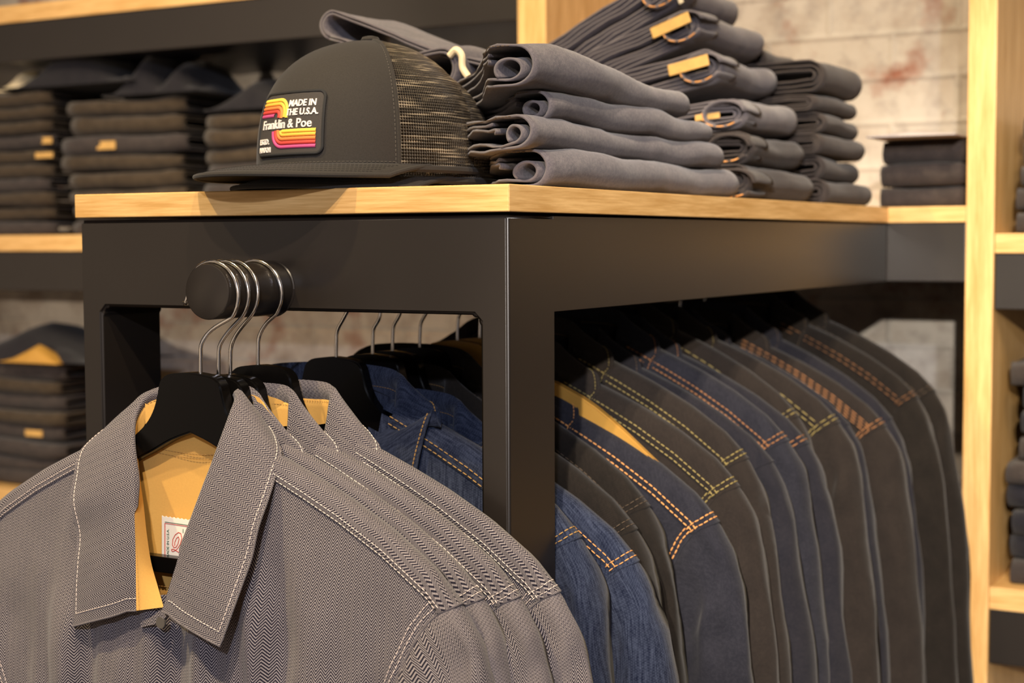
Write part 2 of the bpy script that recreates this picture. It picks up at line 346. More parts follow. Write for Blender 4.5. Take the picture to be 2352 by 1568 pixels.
# ------------------------------------------------------------------ hangers
HPROF_T = [(0, -.1475), (.012, -.1485), (.024, -.1505), (.031, -.156), (.034, -.166), (.038, -.178), (.045, -.189), (.056, -.199), (.072, -.209), (.10, -.222), (.14, -.240), (.18, -.262), (.212, -.283), (.222, -.292)]
HPROF_B = [(.222, -.303), (.21, -.309), (.18, -.300), (.14, -.275), (.10, -.250), (.07, -.228), (.04, -.213), (.02, -.203), (0, -.196)]
HPROF_T = [(p.x, p.y) for p in catmull([(a, b, 0) for a, b in HPROF_T], 3)]
HPROF_B = [(p.x, p.y) for p in catmull([(a, b, 0) for a, b in HPROF_B], 3)]
def hanger(x, y, black=True, dz=0, yaw=0, hookskew=0.0, gy=.0, big=1.0, label='', group='', bar=True, topx=0):
    """origin at the top of the wooden neck; local z is world z relative to neck top"""
    e = empty('coat_hanger', (x, y, -.1475+dz), (0, 0, yaw)); props(e, label, 'hanger', group)
    z0 = -.1475
    up_ = (lambda a: 0) if black else (lambda a: .046*sm(a, .03, .10)*(1-.35*sm(a, .12, .22)))
    prof = [(a*big, (b-z0)*big+up_(a)) for a, b in HPROF_T]+[(a*big, (b-z0)*big+up_(a)*.30) for a, b in HPROF_B]
    full = prof+[(-a, b) for a, b in prof[::-1][1:-1]]
    bm = bmesh.new()
    def yy(a): return -.003*(abs(a)/.22)**2
    T = .0062 if black else .007
    tk = lambda a: T*(1-.45*min(1, abs(a)/.2)**2)
    vs = [bm.verts.new((a, yy(a)-tk(a), b)) for a, b in full]; ws = [bm.verts.new((a, yy(a)+tk(a), b)) for a, b in full]; n = len(full)
    # strips between mirrored top/bottom vertices so that curved arms stay clean
    k = len(HPROF_T); t_r = list(range(0, k)); b_r = list(range(k, k+len(HPROF_B)))
    def strip(V, flip):
        tops = [V[0]]+[V[i] for i in t_r[1:]]; bots = [V[i] for i in b_r][::-1]
        poly = tops+bots[::-1]
        f = bm.faces.new(poly if not flip else poly[::-1])
        left = [V[0]]+[V[n-i] for i in range(1, n-len(prof)+1)]
        # left half polygon: top centre, mirrored tops, mirrored bottoms, bottom centre
        lp = [V[0]]+[V[(n-i) % n] for i in range(1, n-len(prof)+1)]+[V[len(prof)-1]]
        f2 = bm.faces.new(lp[::-1] if not flip else lp)
    strip(vs, True); strip(ws, False)
    for i in range(n): bm.faces.new((vs[i], vs[(i+1) % n], ws[(i+1) % n], ws[i]))
    bmesh.ops.recalc_face_normals(bm, faces=bm.faces[:])
    bmesh.ops.triangulate(bm, faces=[f for f in bm.faces if len(f.verts) > 4])
    bmesh.ops.bevel(bm, geom=[ed for ed in bm.edges if len(ed.link_faces) == 2 and ed.calc_face_angle() > 1.2], offset=.0014, segments=2, affect='EDGES')
    bm.verts.index_update()
    o = mk('hanger_body', [v.co.copy() for v in bm.verts], [[v.index for v in f.verts] for f in bm.faces], M['hanger' if black else 'hangerw'], e); bm.free()
    o.data.set_sharp_from_angle(angle=math.radians(32))
    # hook: over the bar (axis x=BX, z=BZ), local coordinates
    bx = BX-x; bz = BZ-(-.1475+dz); r = BR+.0017 if y < .05 else .0185+.0017
    sx = topx
    ang = [math.radians(a) for a in range(-38, 206, 10)]
    r2 = r+(.0032 if y < .05 else 0); bz -= r2-r
    arc = [Vector((bx+r2*math.cos(a), gy+hookskew*(i/len(ang)), bz+r2*math.sin(a))) for i, a in enumerate(ang)]
    arc = arc[:-2]; arc.append(arc[-1]+Vector((-.0022, 0, -.0050)))
    low = [Vector((sx, 0, -.004)), Vector((sx+.0005, 0, .012)), Vector((sx+.002, 0, .0235)), Vector((sx+.0085, gy*.4, .034))]
    q = MB(); pts = catmull(low+arc[:1], 5)[:-1]+arc; q.tube(pts, .00165, 10)
    t = arc[-1]; q.tube([t+Vector((0, 0, .001)), t, t-Vector((.0008, 0, .0014)), t-Vector((.0012, 0, .0022))], [.0012, .0025, .0024, .0009], 8)
    q.go('wire_hook', M['chrome'], e, smooth=True)
    if bar:
        q = MB(); zb = -.306+.1475; q.box((-.185, -.006, zb-.0065), (.185, .0045, zb+.0065), .001)
        q.go('trouser_bar', M['hanger'], e)
    return e

# ------------------------------------------------------------------ garments
RIDGE = [(0, -.188), (.05, -.193), (.075, -.203), (.095, -.2105), (.125, -.223), (.156, -.237), (.195, -.258), (.233, -.284), (.256, -.308), (.30, -.36)]
SMAX = [(0, .256), (.02, .243), (.05, .227), (.109, .206), (.178, .190), (.24, .2), (.7, .215)]
OUT = [(.256, -.308), (.271, -.333), (.280, -.364), (.290, -.42), (.302, -.53), (.312, -.74)]
INN = [(.2, -.50), (.197, -.503), (.193, -.508), (.188, -.52), (.192, -.60), (.205, -.74)]
class Garment:
    def __init__(s, name, x, y, label, cat, group, mat, lining, seed=0, front=.03, back=.01, dz=0, wide=1.0, fold=.004, neck=None, thread='thw', yoke=(.012, .036), bottom=.50, nu=72, r0=.012, folds=(), drape=0):
        s.rnd = random.Random(seed); s.crum = .006 if front > .01 else .0012; s.x, s.y, s.dz, s.wd = x, y, dz, wide; s.fr, s.bk, s.fold, s.r0 = front, back, fold, r0
        s.mat, s.lin, s.neck, s.folds = mat, lining, neck, folds; s.yk = yoke; s.ph = [s.rnd.uniform(0, 6.3) for _ in range(8)]
        s.e = empty(name, (x, y, -.19+dz)); props(s.e, label, cat, group); s.bottom = bottom; s.nu = nu; s.thread = thread
    def zr(s, x): return interp(RIDGE, abs(x)/s.wd)+.19
    def smax(s, dd): return interp(SMAX, dd)*s.wd
    def pt(s, u, dd, side, off=0):
        sx = u*s.smax(dd); z = s.zr(sx)-dd; r0 = s.r0
        y = r0*math.sqrt(max(0, 1-(1-dd/r0)**2)) if dd < r0 else r0
        D = s.fr if side < 0 else s.bk
        sh = 1-.55*abs(u)**3
        y = y*(1-.25*abs(u)**4) + D*sh*(1-math.exp(-(max(0, dd-r0*.4)/.13)**1.5))
        a = s.fold*sm(dd, .02, .22)*(1-.3*abs(u)); p = s.ph
        x = sx
        y += a*(math.sin(2*PI*x/.083+p[0]+2*dd) + .6*math.sin(2*PI*x/.047+p[1]-3*dd+math.sin(9*dd)) + .35*math.sin(2*PI*x/.027+p[2]+4*dd))*(1 if side < 0 else .12)
        if side < 0:
            for (x0, wd, am, sl, d0) in s.folds:
                y += am*math.exp(-((x-x0-sl*dd)/wd)**2)*sm(dd, d0, d0+.08)
        y += s.crum*(1 if side < 0 else .1)*sm(dd, .03, .16)*(noise.noise(Vector((x*13+z*6, z*11, s.ph[6]*5)))+.5*noise.noise(Vector((x*34-z*14, z*20, s.ph[7]*5))))
        # fine puckers near the seams
        y += .0006*math.sin(x*520+p[3])*sm(abs(u), .80, .98)*sm(dd, .01, .04)
        return Vector((sx, side*(y+off), z + (off*(1-dd/r0) if dd < r0 else 0)))
    def dds(s, to=None):
        a = [0, .0008, .0025, .005, .008, .012]; d = .016
        while d < (to or s.bottom): a.append(d); d += .007 if d < .3 else .016
        a.append(to or s.bottom); return a
    def body(s):
        dd = s.dds(); N = s.nu; us = [-1+2*j/N for j in range(N+1)]
        rows = [[s.pt(u, d, 1) for u in us] for d in dd[::-1]][:-1]+[[s.pt(u, d, -1) for u in us] for d in dd]
        nb = len(dd)-1
        DD = dd[::-1][:-1]+dd
        def keep(i, j):
            if not s.neck: return True
            c = (rows[i][j]+rows[i+1][j+1])/2; front = i >= nb-1
            return not s.neck(c, front)
        def uvf(i, j):
            p = rows[i][j]; return (p.x, -DD[i] if i >= nb else DD[i]) if False else (p.x, p.z if i >= nb else .4-p.z)
        return grid_mesh('shirt_body' if 'shirt' in s.e.name else 'jacket_body', rows, M[s.mat], s.e, uvf, keep=keep)
    def sleeves(s, sides=(1, -1)):
        d0 = [0, .004, .010, .02, .035, .055, .08, .11, .145, .18, .21, .24]
        for sg in sides:
            ring0 = [s.pt(sg, d, -1) for d in d0[::-1]]+[s.pt(sg, d, 1) for d in d0[1:]]
            n = len(ring0); I0 = Vector((INN[0][0]*s.wd, 0, INN[0][1]+.19)); O0 = Vector((OUT[0][0]*s.wd, 0, OUT[0][1]+.19))
            K = 22; rows = []
            for k in range(K+1):
                w_ = k/K; t = w_*(len(OUT)-1); i = min(int(t), len(OUT)-2); f = t-i
                O = Vector((lerp(OUT[i][0], OUT[i+1][0], f)*s.wd, 0, lerp(OUT[i][1], OUT[i+1][1], f)+.19)); I = Vector((lerp(INN[i][0], INN[i+1][0], f)*s.wd, 0, lerp(INN[i][1], INN[i+1][1], f)+.19))
                U = (O-I); perp = Vector((U.z, 0, -U.x)).normalized(); tt = sm(w_, 0, .55); row = []
                for j, p in enumerate(ring0):
                    q = Vector((p.x*sg, p.y, p.z)); U0 = (O0-I0); pr = Vector((U0.z, 0, -U0.x)).normalized()
                    al = (q-I0).dot(U0)/U0.length_squared; be = (q-I0).dot(pr)
                    ph = PI*(1-j/(n//2)) if j <= n//2 else -PI*((j-n//2)/(n//2))
                    a2 = (1+math.cos(ph))/2; y2 = -math.sin(ph)*(.030 if s.fr > .015 else .022)
                    fo = .0045*sm(w_, .05, .4)*math.sin(ph*5+s.ph[4]+w_*5)+.0028*sm(w_, .02, .12)*math.sin(ph*9+s.ph[5]+w_*3)+.0016*math.sin(w_*26+ph*2+s.ph[6])*sm(w_, .05, .3)
                    A = lerp(al, a2, tt); B = lerp(be, 0, sm(w_, 0, .25)); Y = lerp(q.y, y2, tt)*(1+.35*sm(w_, 0, .06)*(1-tt))
                    v = I+U*A+perp*B; cz = noise.noise(Vector((j*.45, v.z*16, s.ph[7]*7)))*.006*sm(w_, .03, .3); cx_ = noise.noise(Vector((j*.3, v.z*13, s.ph[5]*7+3)))*.006*sm(w_, .05, .3)
                    Y += cz*(1 if s.crum > .004 else .3); v = v+Vector((cx_ if sg*cx_ < 9 else 0, 0, 0))*(1 if s.crum > .004 else .4)
                    row.append(Vector((v.x*sg, Y+(fo if abs(math.sin(ph)) > .1 else 0)*(-1 if Y < 0 else 1), v.z)))
                rows.append(row)
            def uvf(i, j): return (j*.0125+.003, rows[i][j].z)
            grid_mesh('sleeve', rows if sg > 0 else rows, M[s.mat], s.e, uvf)
            # armhole seam ridge
            q = MB(); q.tube([p+Vector((sg*.0006, 0, .0004)) for p in ring0], .0011, 6, False)
            mk('armhole_seam', q.v, q.f, M[s.mat], s.e, [(v[0]*3, v[2]*3) for v in q.v])
    def yd(s, u): return lerp(s.yk[0], s.yk[1], abs(u))
    def yoke(s, off=.0012, back=.06):
        N = s.nu; us = [-1.0+2*j/N for j in range(N+1)]; us = [u for u in us if abs(u) > .30]
        for sg in (-1, 1):
            U = sorted([u for u in us if u*sg > 0], key=abs)
            def dl(u): y = s.yd(u); return [(1, back*.98), (1, back*.6), (1, back*.3), (1, .012), (1, .006), (1, .0025), (-1, 0), (-1, .0025), (-1, .006), (-1, y*.35+.004), (-1, y*.7), (-1, y-.0006), (-1, y)]
            rows = []
            for i in range(13):
                r = []
                for u in U:
                    sd, d = dl(u)[i]; r.append(s.pt(u, d, sd, off if i < 12 else -.0004))
                rows.append(r)
            def uvf(i, j): p = rows[i][j]; return ((.5+.03*i/12*1.0*2) + 0*p.x, abs(p.x)*1.18+.0) if False else ((sum((rows[k][j]-rows[k-1][j]).length for k in range(1, i+1))), abs(p.x)*1.2)
            grid_mesh('shoulder_yoke', rows, M[s.mat], s.e, uvf)
    def stitching(s, rowsoff=(.0025, .0075), dash=.0030, r=.00033, epaulet=True, armh=True, end=0.0):
        for sg in (-1, 1):
            q = MB()
            for o in rowsoff:
                dashes(q, [s.pt(sg*u, s.yd(u)-o, -1, .0018) for u in [.31+.69*k/60 for k in range(61)]], dash, dash*.35, r)
            if epaulet:
                for o in (.010, .024):
                    dashes(q, [s.pt(sg*(1-o), s.yd(1)*(1-k/12), -1, .0018) for k in range(13)]+[s.pt(sg*(1-o), .03*k/8, 1, .0018) for k in range(9)], dash, dash*.35, r)
            if armh:
                for o in (.014, .030):
                    dashes(q, [s.pt(sg*(1-o), s.yd(1)+.2*k/30, -1, .0007) for k in range(31)], dash, dash*.35, r)
            q.go('stitching', M[s.thread], s.e, smooth=True)

def collar(s, F, E, N, thread='thw', n=5, stand=True, bulge=.004, rot=True, stitch_in=.0056, tr=.00034, mat=None, offs=Vector((0, 0, 0))):
    """F fold line, E free edge, N base of stand: world points measured for this garment, turned local"""
    o = s.e.location; F, E, N = [[Vector(p)-o+offs for p in catmull(A, n)] for A in (F, E, N)]
    K = 9; rows = []; c = Vector((0, .0, 0))
    for f, e in zip(F, E):
        r = []
        out = ((f+e)/2); out = Vector((out.x-(F[len(F)//2].x), out.y-.03, 0)); out = out.normalized()
        for k in range(K+1):
            t = k/K; p = f.lerp(e, t); p = p+out*(bulge*math.sin(PI*min(1, t*1.0))**.8)+Vector((0, 0, .0015*math.sin(PI*min(t*4, 1)))); r.append(p)
        rows.append(r)
    acc = [0]
    for a, b in zip(rows, rows[1:]): acc.append(acc[-1]+(b[K//2]-a[K//2]).length)
    uvf = lambda i, j: (acc[i]*1.0, (rows[i][j]-rows[i][0]).length) if not rot else (acc[i]*1.0+.0, (rows[i][j]-rows[i][0]).length)
    # chevron columns run along the collar: swap so that u is across, v is along
    uvs = lambda i, j: ((rows[i][j]-rows[i][0]).length, acc[i])
    cl = grid_mesh('collar', rows, M[mat or s.mat], s.e, (lambda i, j: (acc[i], (rows[i][j]-rows[i][0]).length)))
    # inner lining, 1.3 mm towards the body, lips round the edge
    def nrm(i, j):
        a = rows[min(i+1, len(rows)-1)][j]-rows[max(i-1, 0)][j]; b = rows[i][min(j+1, K)]-rows[i][max(j-1, 0)]
        v = a.cross(b)
        if v.length < 1e-9: return Vector((0, 1, 0))
        v.normalize(); return v*sgn
    sgn = 1; v0 = nrm(2, K//2)
    if v0.y < 0: sgn = -1
    inner = [[rows[i][j]+nrm(i, j)*(.0011 if 0 < j < K and 0 < i < len(rows)-1 else .0003) for j in range(K+1)] for i in range(len(rows))]
    grid_mesh('collar_lining', [[p+nrm(i, j+2)*.0004 for j, p in enumerate(r[2:])] for i, r in enumerate(inner)], M[s.lin], cl, lambda i, j: (acc[i], j*.01))
    q = MB(); P = [rows[i][K] for i in range(len(rows))]; P0_ = [rows[0][k] for k in range(K+1)]; P1 = [rows[-1][k] for k in range(K, -1, -1)]
    q.tube(P0_+P[1:]+P1[1:], .0009, 6, False)
    mk('collar_edge', q.v, q.f, M[mat or s.mat], cl, [(v[0]*2, v[2]*2) for v in q.v])
    # top-stitch inset from the free edges
    q = MB(); ln = []
    kk = lambda i: max(0, 1-stitch_in/max(.02, (rows[i][K]-rows[i][0]).length))
    def at(i, t):
        a = t*K; j = min(int(a), K-1); return rows[i][j].lerp(rows[i][j+1], a-j)-nrm(i, j)*.0006
    def inset(i): return 1
    d = 0; i0 = 0
    while acc[i0] < stitch_in: i0 += 1
    i1 = len(rows)-1
    while acc[-1]-acc[i1] < stitch_in: i1 -= 1
    line = [at(i0, kk(i0)*k/8) for k in range(8)]+[at(i, kk(i)) for i in range(i0, i1+1)]+[at(i1, kk(i1)*(1-k/8)) for k in range(1, 9)]
    dashes(q, line, .0032, .0005, tr); q.go('collar_stitching', M[thread], cl, smooth=True)
    if stand:
        rws = []
        nF = len(F); rol = []
        for i_, (f, nn) in enumerate(zip(F, N)):
            q_ = i_/(nF-1); b_ = .42*sm(q_, .14, .26)*(1-sm(q_, .80, .92)); out_ = Vector((0, .0, .0010))
            rws.append([f.lerp(nn, max(b_*.9, t)) for t in (0, .06, .3, .6, 1)])
            inw = Vector((F[nF//2].x-f.x, -.02-f.y, 0)).normalized()*.0035 if b_ > .01 else Vector((0, 0, 0))
            rol.append([f.lerp(nn, b_*t)+inw*math.sin(PI*t)+out_*math.sin(PI*t) for t in (0, .25, .5, .75, 1)])
        grid_mesh('collar_roll', rol, M[mat or s.mat], s.e, lambda i, j: (acc[i], -j*.003))
        st = grid_mesh('collar_stand', rws, M[s.lin], s.e, lambda i, j: (acc[i], j*.01))
        q = MB(); dashes(q, [r[0].lerp(r[-1], .13)-Vector((0, .0008, 0)) for r in rws], .002, .0012, .00022); q.go('stand_stitching', M['thm'], st, smooth=True)
    return cl

# traced on the near shirt, each point with its own distance
def T(px, py, y): return onY(px, py, y)
FA = [T(313,1402,-.136), T(312,1330,-.135), T(311,1250,-.131), T(309,1180,-.126), T(309,1110,-.120), T(304,1045,-.110), T(303,990,-.099), T(310,940,-.086), T(338,900,-.072), T(385,884,-.058), T(450,878,-.053), T(515,880,-.060), T(548,895,-.078), T(532,945,-.092), T(510,1003,-.104), T(488,1062,-.113), T(463,1125,-.121), T(438,1195,-.128), T(415,1265,-.134), T(393,1335,-.139), T(372,1404,-.142)]
EA = [p+(Vector((0, -.011, .003)) if n_ < 7 else Vector((0, -.005, .003))) if 3 < n_ < 9 else p+Vector((0, -.004, 0)) if 12 < n_ < 17 else p for n_, p in enumerate([T(168,1438,-.136), T(169,1370,-.133), T(173,1300,-.128), T(179,1230,-.120), T(186,1160,-.110), T(194,1098,-.098), T(205,1045,-.086), T(228,1012,-.073), T(275,985,-.058), T(350,965,-.043), T(440,955,-.038), T(540,965,-.046), T(615,985,-.062), T(652,1035,-.083), T(640,1090,-.099), T(622,1148,-.111), T(600,1212,-.122), T(578,1280,-.132), T(555,1345,-.141), T(530,1414,-.149), T(505,1484,-.154)])]
NA = [T(376,1394,-.126), T(362,1345,-.122), T(347,1290,-.117), T(337,1225,-.112), T(330,1160,-.106), T(322,1100,-.098), T(318,1050,-.090), T(322,1000,-.082), T(345,960,-.072), T(390,955,-.062), T(450,975,-.056), T(520,985,-.062), T(545,985,-.078), T(540,1010,-.088), T(525,1060,-.096), T(508,1110,-.103), T(485,1170,-.110), T(460,1230,-.115), T(435,1290,-.120), T(412,1350,-.126), T(385,1402,-.130)]
XA, YA = -.248, -.090
def neckA(c, front):
    x, z = c.x, c.z-.19
    if not front: return abs(x) < .062 and z > -.205
    if z > -.213: return abs(x) < .085
    if z > -.328:
        t = (z+.213)/(-.115)
        return lerp(-.066, -.028, t) < x < lerp(.082, .016, t)
    return False
def herr_shirt(i, x, y, label, front, back, neckline=True, dzs=0):
    g = Garment('work_shirt', x, y, label, 'shirt', 'grey herringbone shirts on the stub bar', 'herr', 'yellow', seed=10+i, front=front, back=back, fold=.0060 if i == 0 else .0016, neck=neckA, thread='thw',
                yoke=(.013, .022) if i == 0 else (.009, .027), nu=110 if i in (0, ) else 80, r0=.011 if i == 0 else .008,
                folds=((.068, .010, .010, .16, .04), (.105, .014, -.009, .10, .06), (.155, .02, .007, -.05, .1), (-.10, .02, .006, 0, .08), (.0, .03, -.010, 0, .12)) if i == 0 else ())
    g.body(); g.sleeves(); g.yoke(); g.stitching(rowsoff=(.0022, .0062), epaulet=i > 0, armh=True)
    off = Vector((x-XA, y-YA, dzs))
    F, E, N = [[p+off for p in A] for A in (FA, EA, NA)]
    if i:   # packed behind the front one: flatter collars
        F, E, N = [[Vector((p.x, y+(p.y-y)*(.15, .25, .5)[i-1], p.z)) for p in A] for A in (F, E, N)]
    collar(g, F, E, N, 'thw', n=5)
    return g
gA = herr_shirt(0, XA, YA, 'nearest grey herringbone shirt, open collar showing mustard lining and neck label', .034, .002)
gS = herr_shirt(1, -.243, -.066, 'grey herringbone shirt pressed directly behind the nearest one, mostly its collar showing', .002, .002)
gB = herr_shirt(2, -.222, -.048, 'third grey herringbone shirt from the front, double white stitching down its shoulder', .005, .005)
gC = herr_shirt(3, -.203, -.020, 'rearmost grey herringbone shirt on the stub bar, next to the black post', .006, .004)

# inside of the near shirt: yoke lining, label, placket
g = gA; rows = []
for k in range(26):
    z = lerp(-.176, -.338, k/25); r = []; hx_ = lerp(.050, .095, sm(k/25, .10, .45))
    for j in range(31):
        x = lerp(-hx_, hx_, j/30); zz = z-.012*math.sin(PI*j/30)*(1-k/25)**2
        r.append(Vector((x, .0078+.008*sm(abs(x), .03, .09)*-1+.0025*math.sin(k/25*PI)+.0012*math.sin(x*90+k*.2), zz+.19)))
    rows.append(r)
lin = grid_mesh('back_lining', rows, M['yellow'], g.e, lambda i, j: (rows[i][j].x, rows[i][j].z))
rows2 = [[Vector((p.x, p.y-.0005, p.z-.165)) for p in r] for r in rows]
grid_mesh('inner_back', rows2, M['herr'], g.e, lambda i, j: (rows[i][j].x, rows[i][j].z))
q = MB()
for zz in (-.205, -.2085, -.326, -.332): dashes(q, [Vector((lerp(-.09, .09, k/40), .0066+.008*sm(abs(lerp(-.09, .09, k/40)), .03, .09)*-1+(0 if zz < -.3 else .0012), zz+.19-.010*math.sin(PI*k/40)*(1 if zz > -.3 else .1))) for k in range(41)], .002, .0012, .0003)
q.go('lining_stitching', M['thm'], lin, smooth=True)
# neck label
LY = -.0835
a = T(374, 1184, LY)-g.e.location; b = T(374, 1300, LY)-g.e.location; cc = T(500, 1202, LY)-g.e.location
lu = (cc-a).normalized(); lv = (b-a).normalized(); lw, lh = .062, .040
def LP(u, v, off=0): return a+lu*u+lv*v+Vector((0, -off, 0))
q = MB(); n_ = 30; edge = [(lw*k/n_, (.0006 if k % 2 else -.0003)) for k in range(n_+1)]+[(lw*(1-k/n_), lh+(.0006 if k % 2 else -.0003)) for k in range(n_+1)]
q.prism(edge, lambda p: LP(p[0], p[1], .0012), lambda p: LP(p[0], p[1], .0004))
lab = q.go('neck_label', M['white'], g.e); lab['label'] = 'white woven neck label with red script'
def rib(mb, pts, wd, f, th=.0003):
    for (x0, y0), (x1, y1) in zip(pts, pts[1:]):
        d = Vector((x1-x0, y1-y0)); 
        if d.length < 1e-7: continue
        nn = Vector((-d.y, d.x)).normalized()*wd/2; P4 = [(x0+nn.x, y0+nn.y), (x1+nn.x, y1+nn.y), (x1-nn.x, y1-nn.y), (x0-nn.x, y0-nn.y)]
        mb.prism(P4, lambda p: f(p[0], p[1], th), lambda p: f(p[0], p[1], 0))
f = lambda x, y, o: LP(x, y, .0013+o)
q = MB(); rib(q, [(.0035, .0045), (lw-.003, .0045)], .0004, f); q.go('label_border', M['green'], lab)
q = MB(); rib(q, [(.0035, .0056), (lw-.003, .0056)], .0003, f); rib(q, [(.0035, .0056), (.0035, lh-.003)], .0006, f)
rib(q, [(x*.001, y*.001) for x, y in [(14, 23), (14.2, 20), (16, 16.5), (18, 15.2), (18.7, 17), (17.5, 21), (15.5, 24), (13, 24.6), (11.5, 22.5), (12, 18), (14.5, 14), (18, 11.5), (20.5, 12.2), (21.5, 16), (20, 21), (17, 25), (14.5, 27), (12, 28), (10.6, 27.5), (10.8, 26.3), (13, 26), (16, 27.2), (19, 28.2), (22, 27.5), (24, 25)]], .0005, f)
q.go('label_script', M['red'], lab)
def text_mesh(s_, size, align='LEFT', sx=1.0, bold=0):
    c = bpy.data.curves.new('lettering', 'FONT'); c.body = s_; c.size = size; c.align_x = align; c.resolution_u = 3; c.offset = bold; c.extrude = .0002
    o = bpy.data.objects.new('tmp', c); col.objects.link(o); bpy.context.view_layer.update()
    me = bpy.data.meshes.new_from_object(o.evaluated_get(bpy.context.evaluated_depsgraph_get())); V = [(v.co.x*sx, v.co.y, v.co.z) for v in me.vertices]; Fs = [tuple(p.vertices) for p in me.polygons]
    bpy.data.objects.remove(o); bpy.data.meshes.remove(me); bpy.data.curves.remove(c); return V, Fs
V, Fs = text_mesh('MADE IN U.S.A.', .0034, sx=1.05); q = MB(); q.add([LP(.0078-v[1], .034-v[0], .0013+max(0, v[2])) for v in V], Fs)
q.go('label_lettering', M['green'], lab)
V, Fs = text_mesh('1', .0048); q = MB(); q.add([LP(.0215+v[0], .0115-v[1], .0013+max(0, v[2])) for v in V], Fs); q.go('size_numeral', M['green'], lab)
# collar stand tab and button at the throat
q = MB(); tabp = [T(x, y, -.131)-g.e.location for x, y in ((322, 1428), (345, 1418), (372, 1398), (380, 1385), (386, 1400), (380, 1418), (362, 1432), (325, 1440))]
q.add(tabp+[p+Vector((0, .004, 0)) for p in tabp], [tuple(range(8))[::-1], tuple(range(8, 16))]+[(i, (i+1) % 8, 8+(i+1) % 8, 8+i) for i in range(8)])
mk('collar_tab', q.v, q.f, M['herr'], g.e, [(v[0], v[2]) for v in q.v], smooth=False)
q = MB(); c0 = T(368, 1430, -.1315)-g.e.location
q.tube([c0+Vector((0, 0, 0)), c0+Vector((0, .002, 0))], .0046, 20); q.go('button', plain('grey_horn_button', (.10, .09, .08), .3), g.e)
# front placket
rows = []
for k in range(30):
    dd_ = .135+k*.0125; u0 = -.058/g.smax(dd_)*1.0; u1 = -.012/g.smax(dd_)
    rows.append([g.pt(lerp(u0, u1, j/8)+.10, dd_, -1, (.0014 if 0 < j < 8 else -.0004)) for j in range(9)])
grid_mesh('button_placket', rows, M['herr'], g.e, lambda i, j: (rows[i][j].x, rows[i][j].z))

# hangers on the stub bar
hg = 'black wooden hangers on the stub bar'
hanger(-.241, -.0885, label='black wooden hanger inside the nearest herringbone shirt, hooked nearest the bar end', group=hg, gy=.012, hookskew=.004, topx=.007)
hanger(-.235, -.0700, label='black wooden hanger behind the nearest one, only its hook and edge showing', group=hg, gy=.006, hookskew=.006, topx=.004, dz=-.003)
hanger(-.232, -.0530, label='third black wooden hanger along the stub bar, its domed neck showing', group=hg, gy=.000, hookskew=.012, dz=-.004, topx=-.001)
hanger(-.222, -.0230, label='fourth black wooden hanger, its hook spaced apart nearest the frame', group=hg, gy=.003, dz=.002, topx=-.006)

# ------------------------------------------------------------------ jackets on the rail
def gen_collar(g, x, y, open_=.066, tip=(.085, -.30), flat=.6, back=.03, thread=None, tr=.0006):
    """plain shirt collar around the hanger neck, right side and left side mirrored; world points"""
    ox = g.x; Z = g.dz
    Fh = [(.010, -.315, -.034), (.028, -.285, -.032), (.044, -.25, -.028), (open_*.98, -.215, -.018), (open_, -.188, -.004), (open_*.9, -.176, .008), (open_*.5, -.172, .018), (0, -.171, .021)]
    Eh = [(tip[0], tip[1]-.02, -.034), (tip[0]+.008, tip[1]+.02, -.034), (tip[0]+.018, tip[1]+.055, -.026), (tip[0]+.022, -.222, -.016), (tip[0]+.014, -.206, -.002), (tip[0]-.008, -.206, .012), (.04, -.206, .022), (0, -.206, .025)]
    Nh = [(.008, -.31, -.026), (.024, -.288, -.024), (.038, -.262, -.02), (open_*.9, -.24, -.012), (open_*.93, -.22, -.002), (open_*.85, -.214, .006), (open_*.5, -.212, .012), (0, -.212, .014)]
    def full(A): return [Vector((ox-p[0], g.y+p[2]*flat, p[1]+Z)) for p in A]+[Vector((ox+p[0], g.y+p[2]*flat, p[1]+Z)) for p in A[::-1][1:]]
    return collar(g, full(Fh), full(Eh), full(Nh), thread or g.thread, n=4, tr=tr, bulge=.003)
def neckJ(c, front):
    x, z = c.x, c.z-.19
    if not front: return abs(x) < .05 and z > -.2
    if z > -.215: return abs(x) < .074
    return z > -.30 and abs(x) < lerp(.066, .008, (z+.215)/-.085)
JG = 'jackets and shirts hung along the rail under the table'
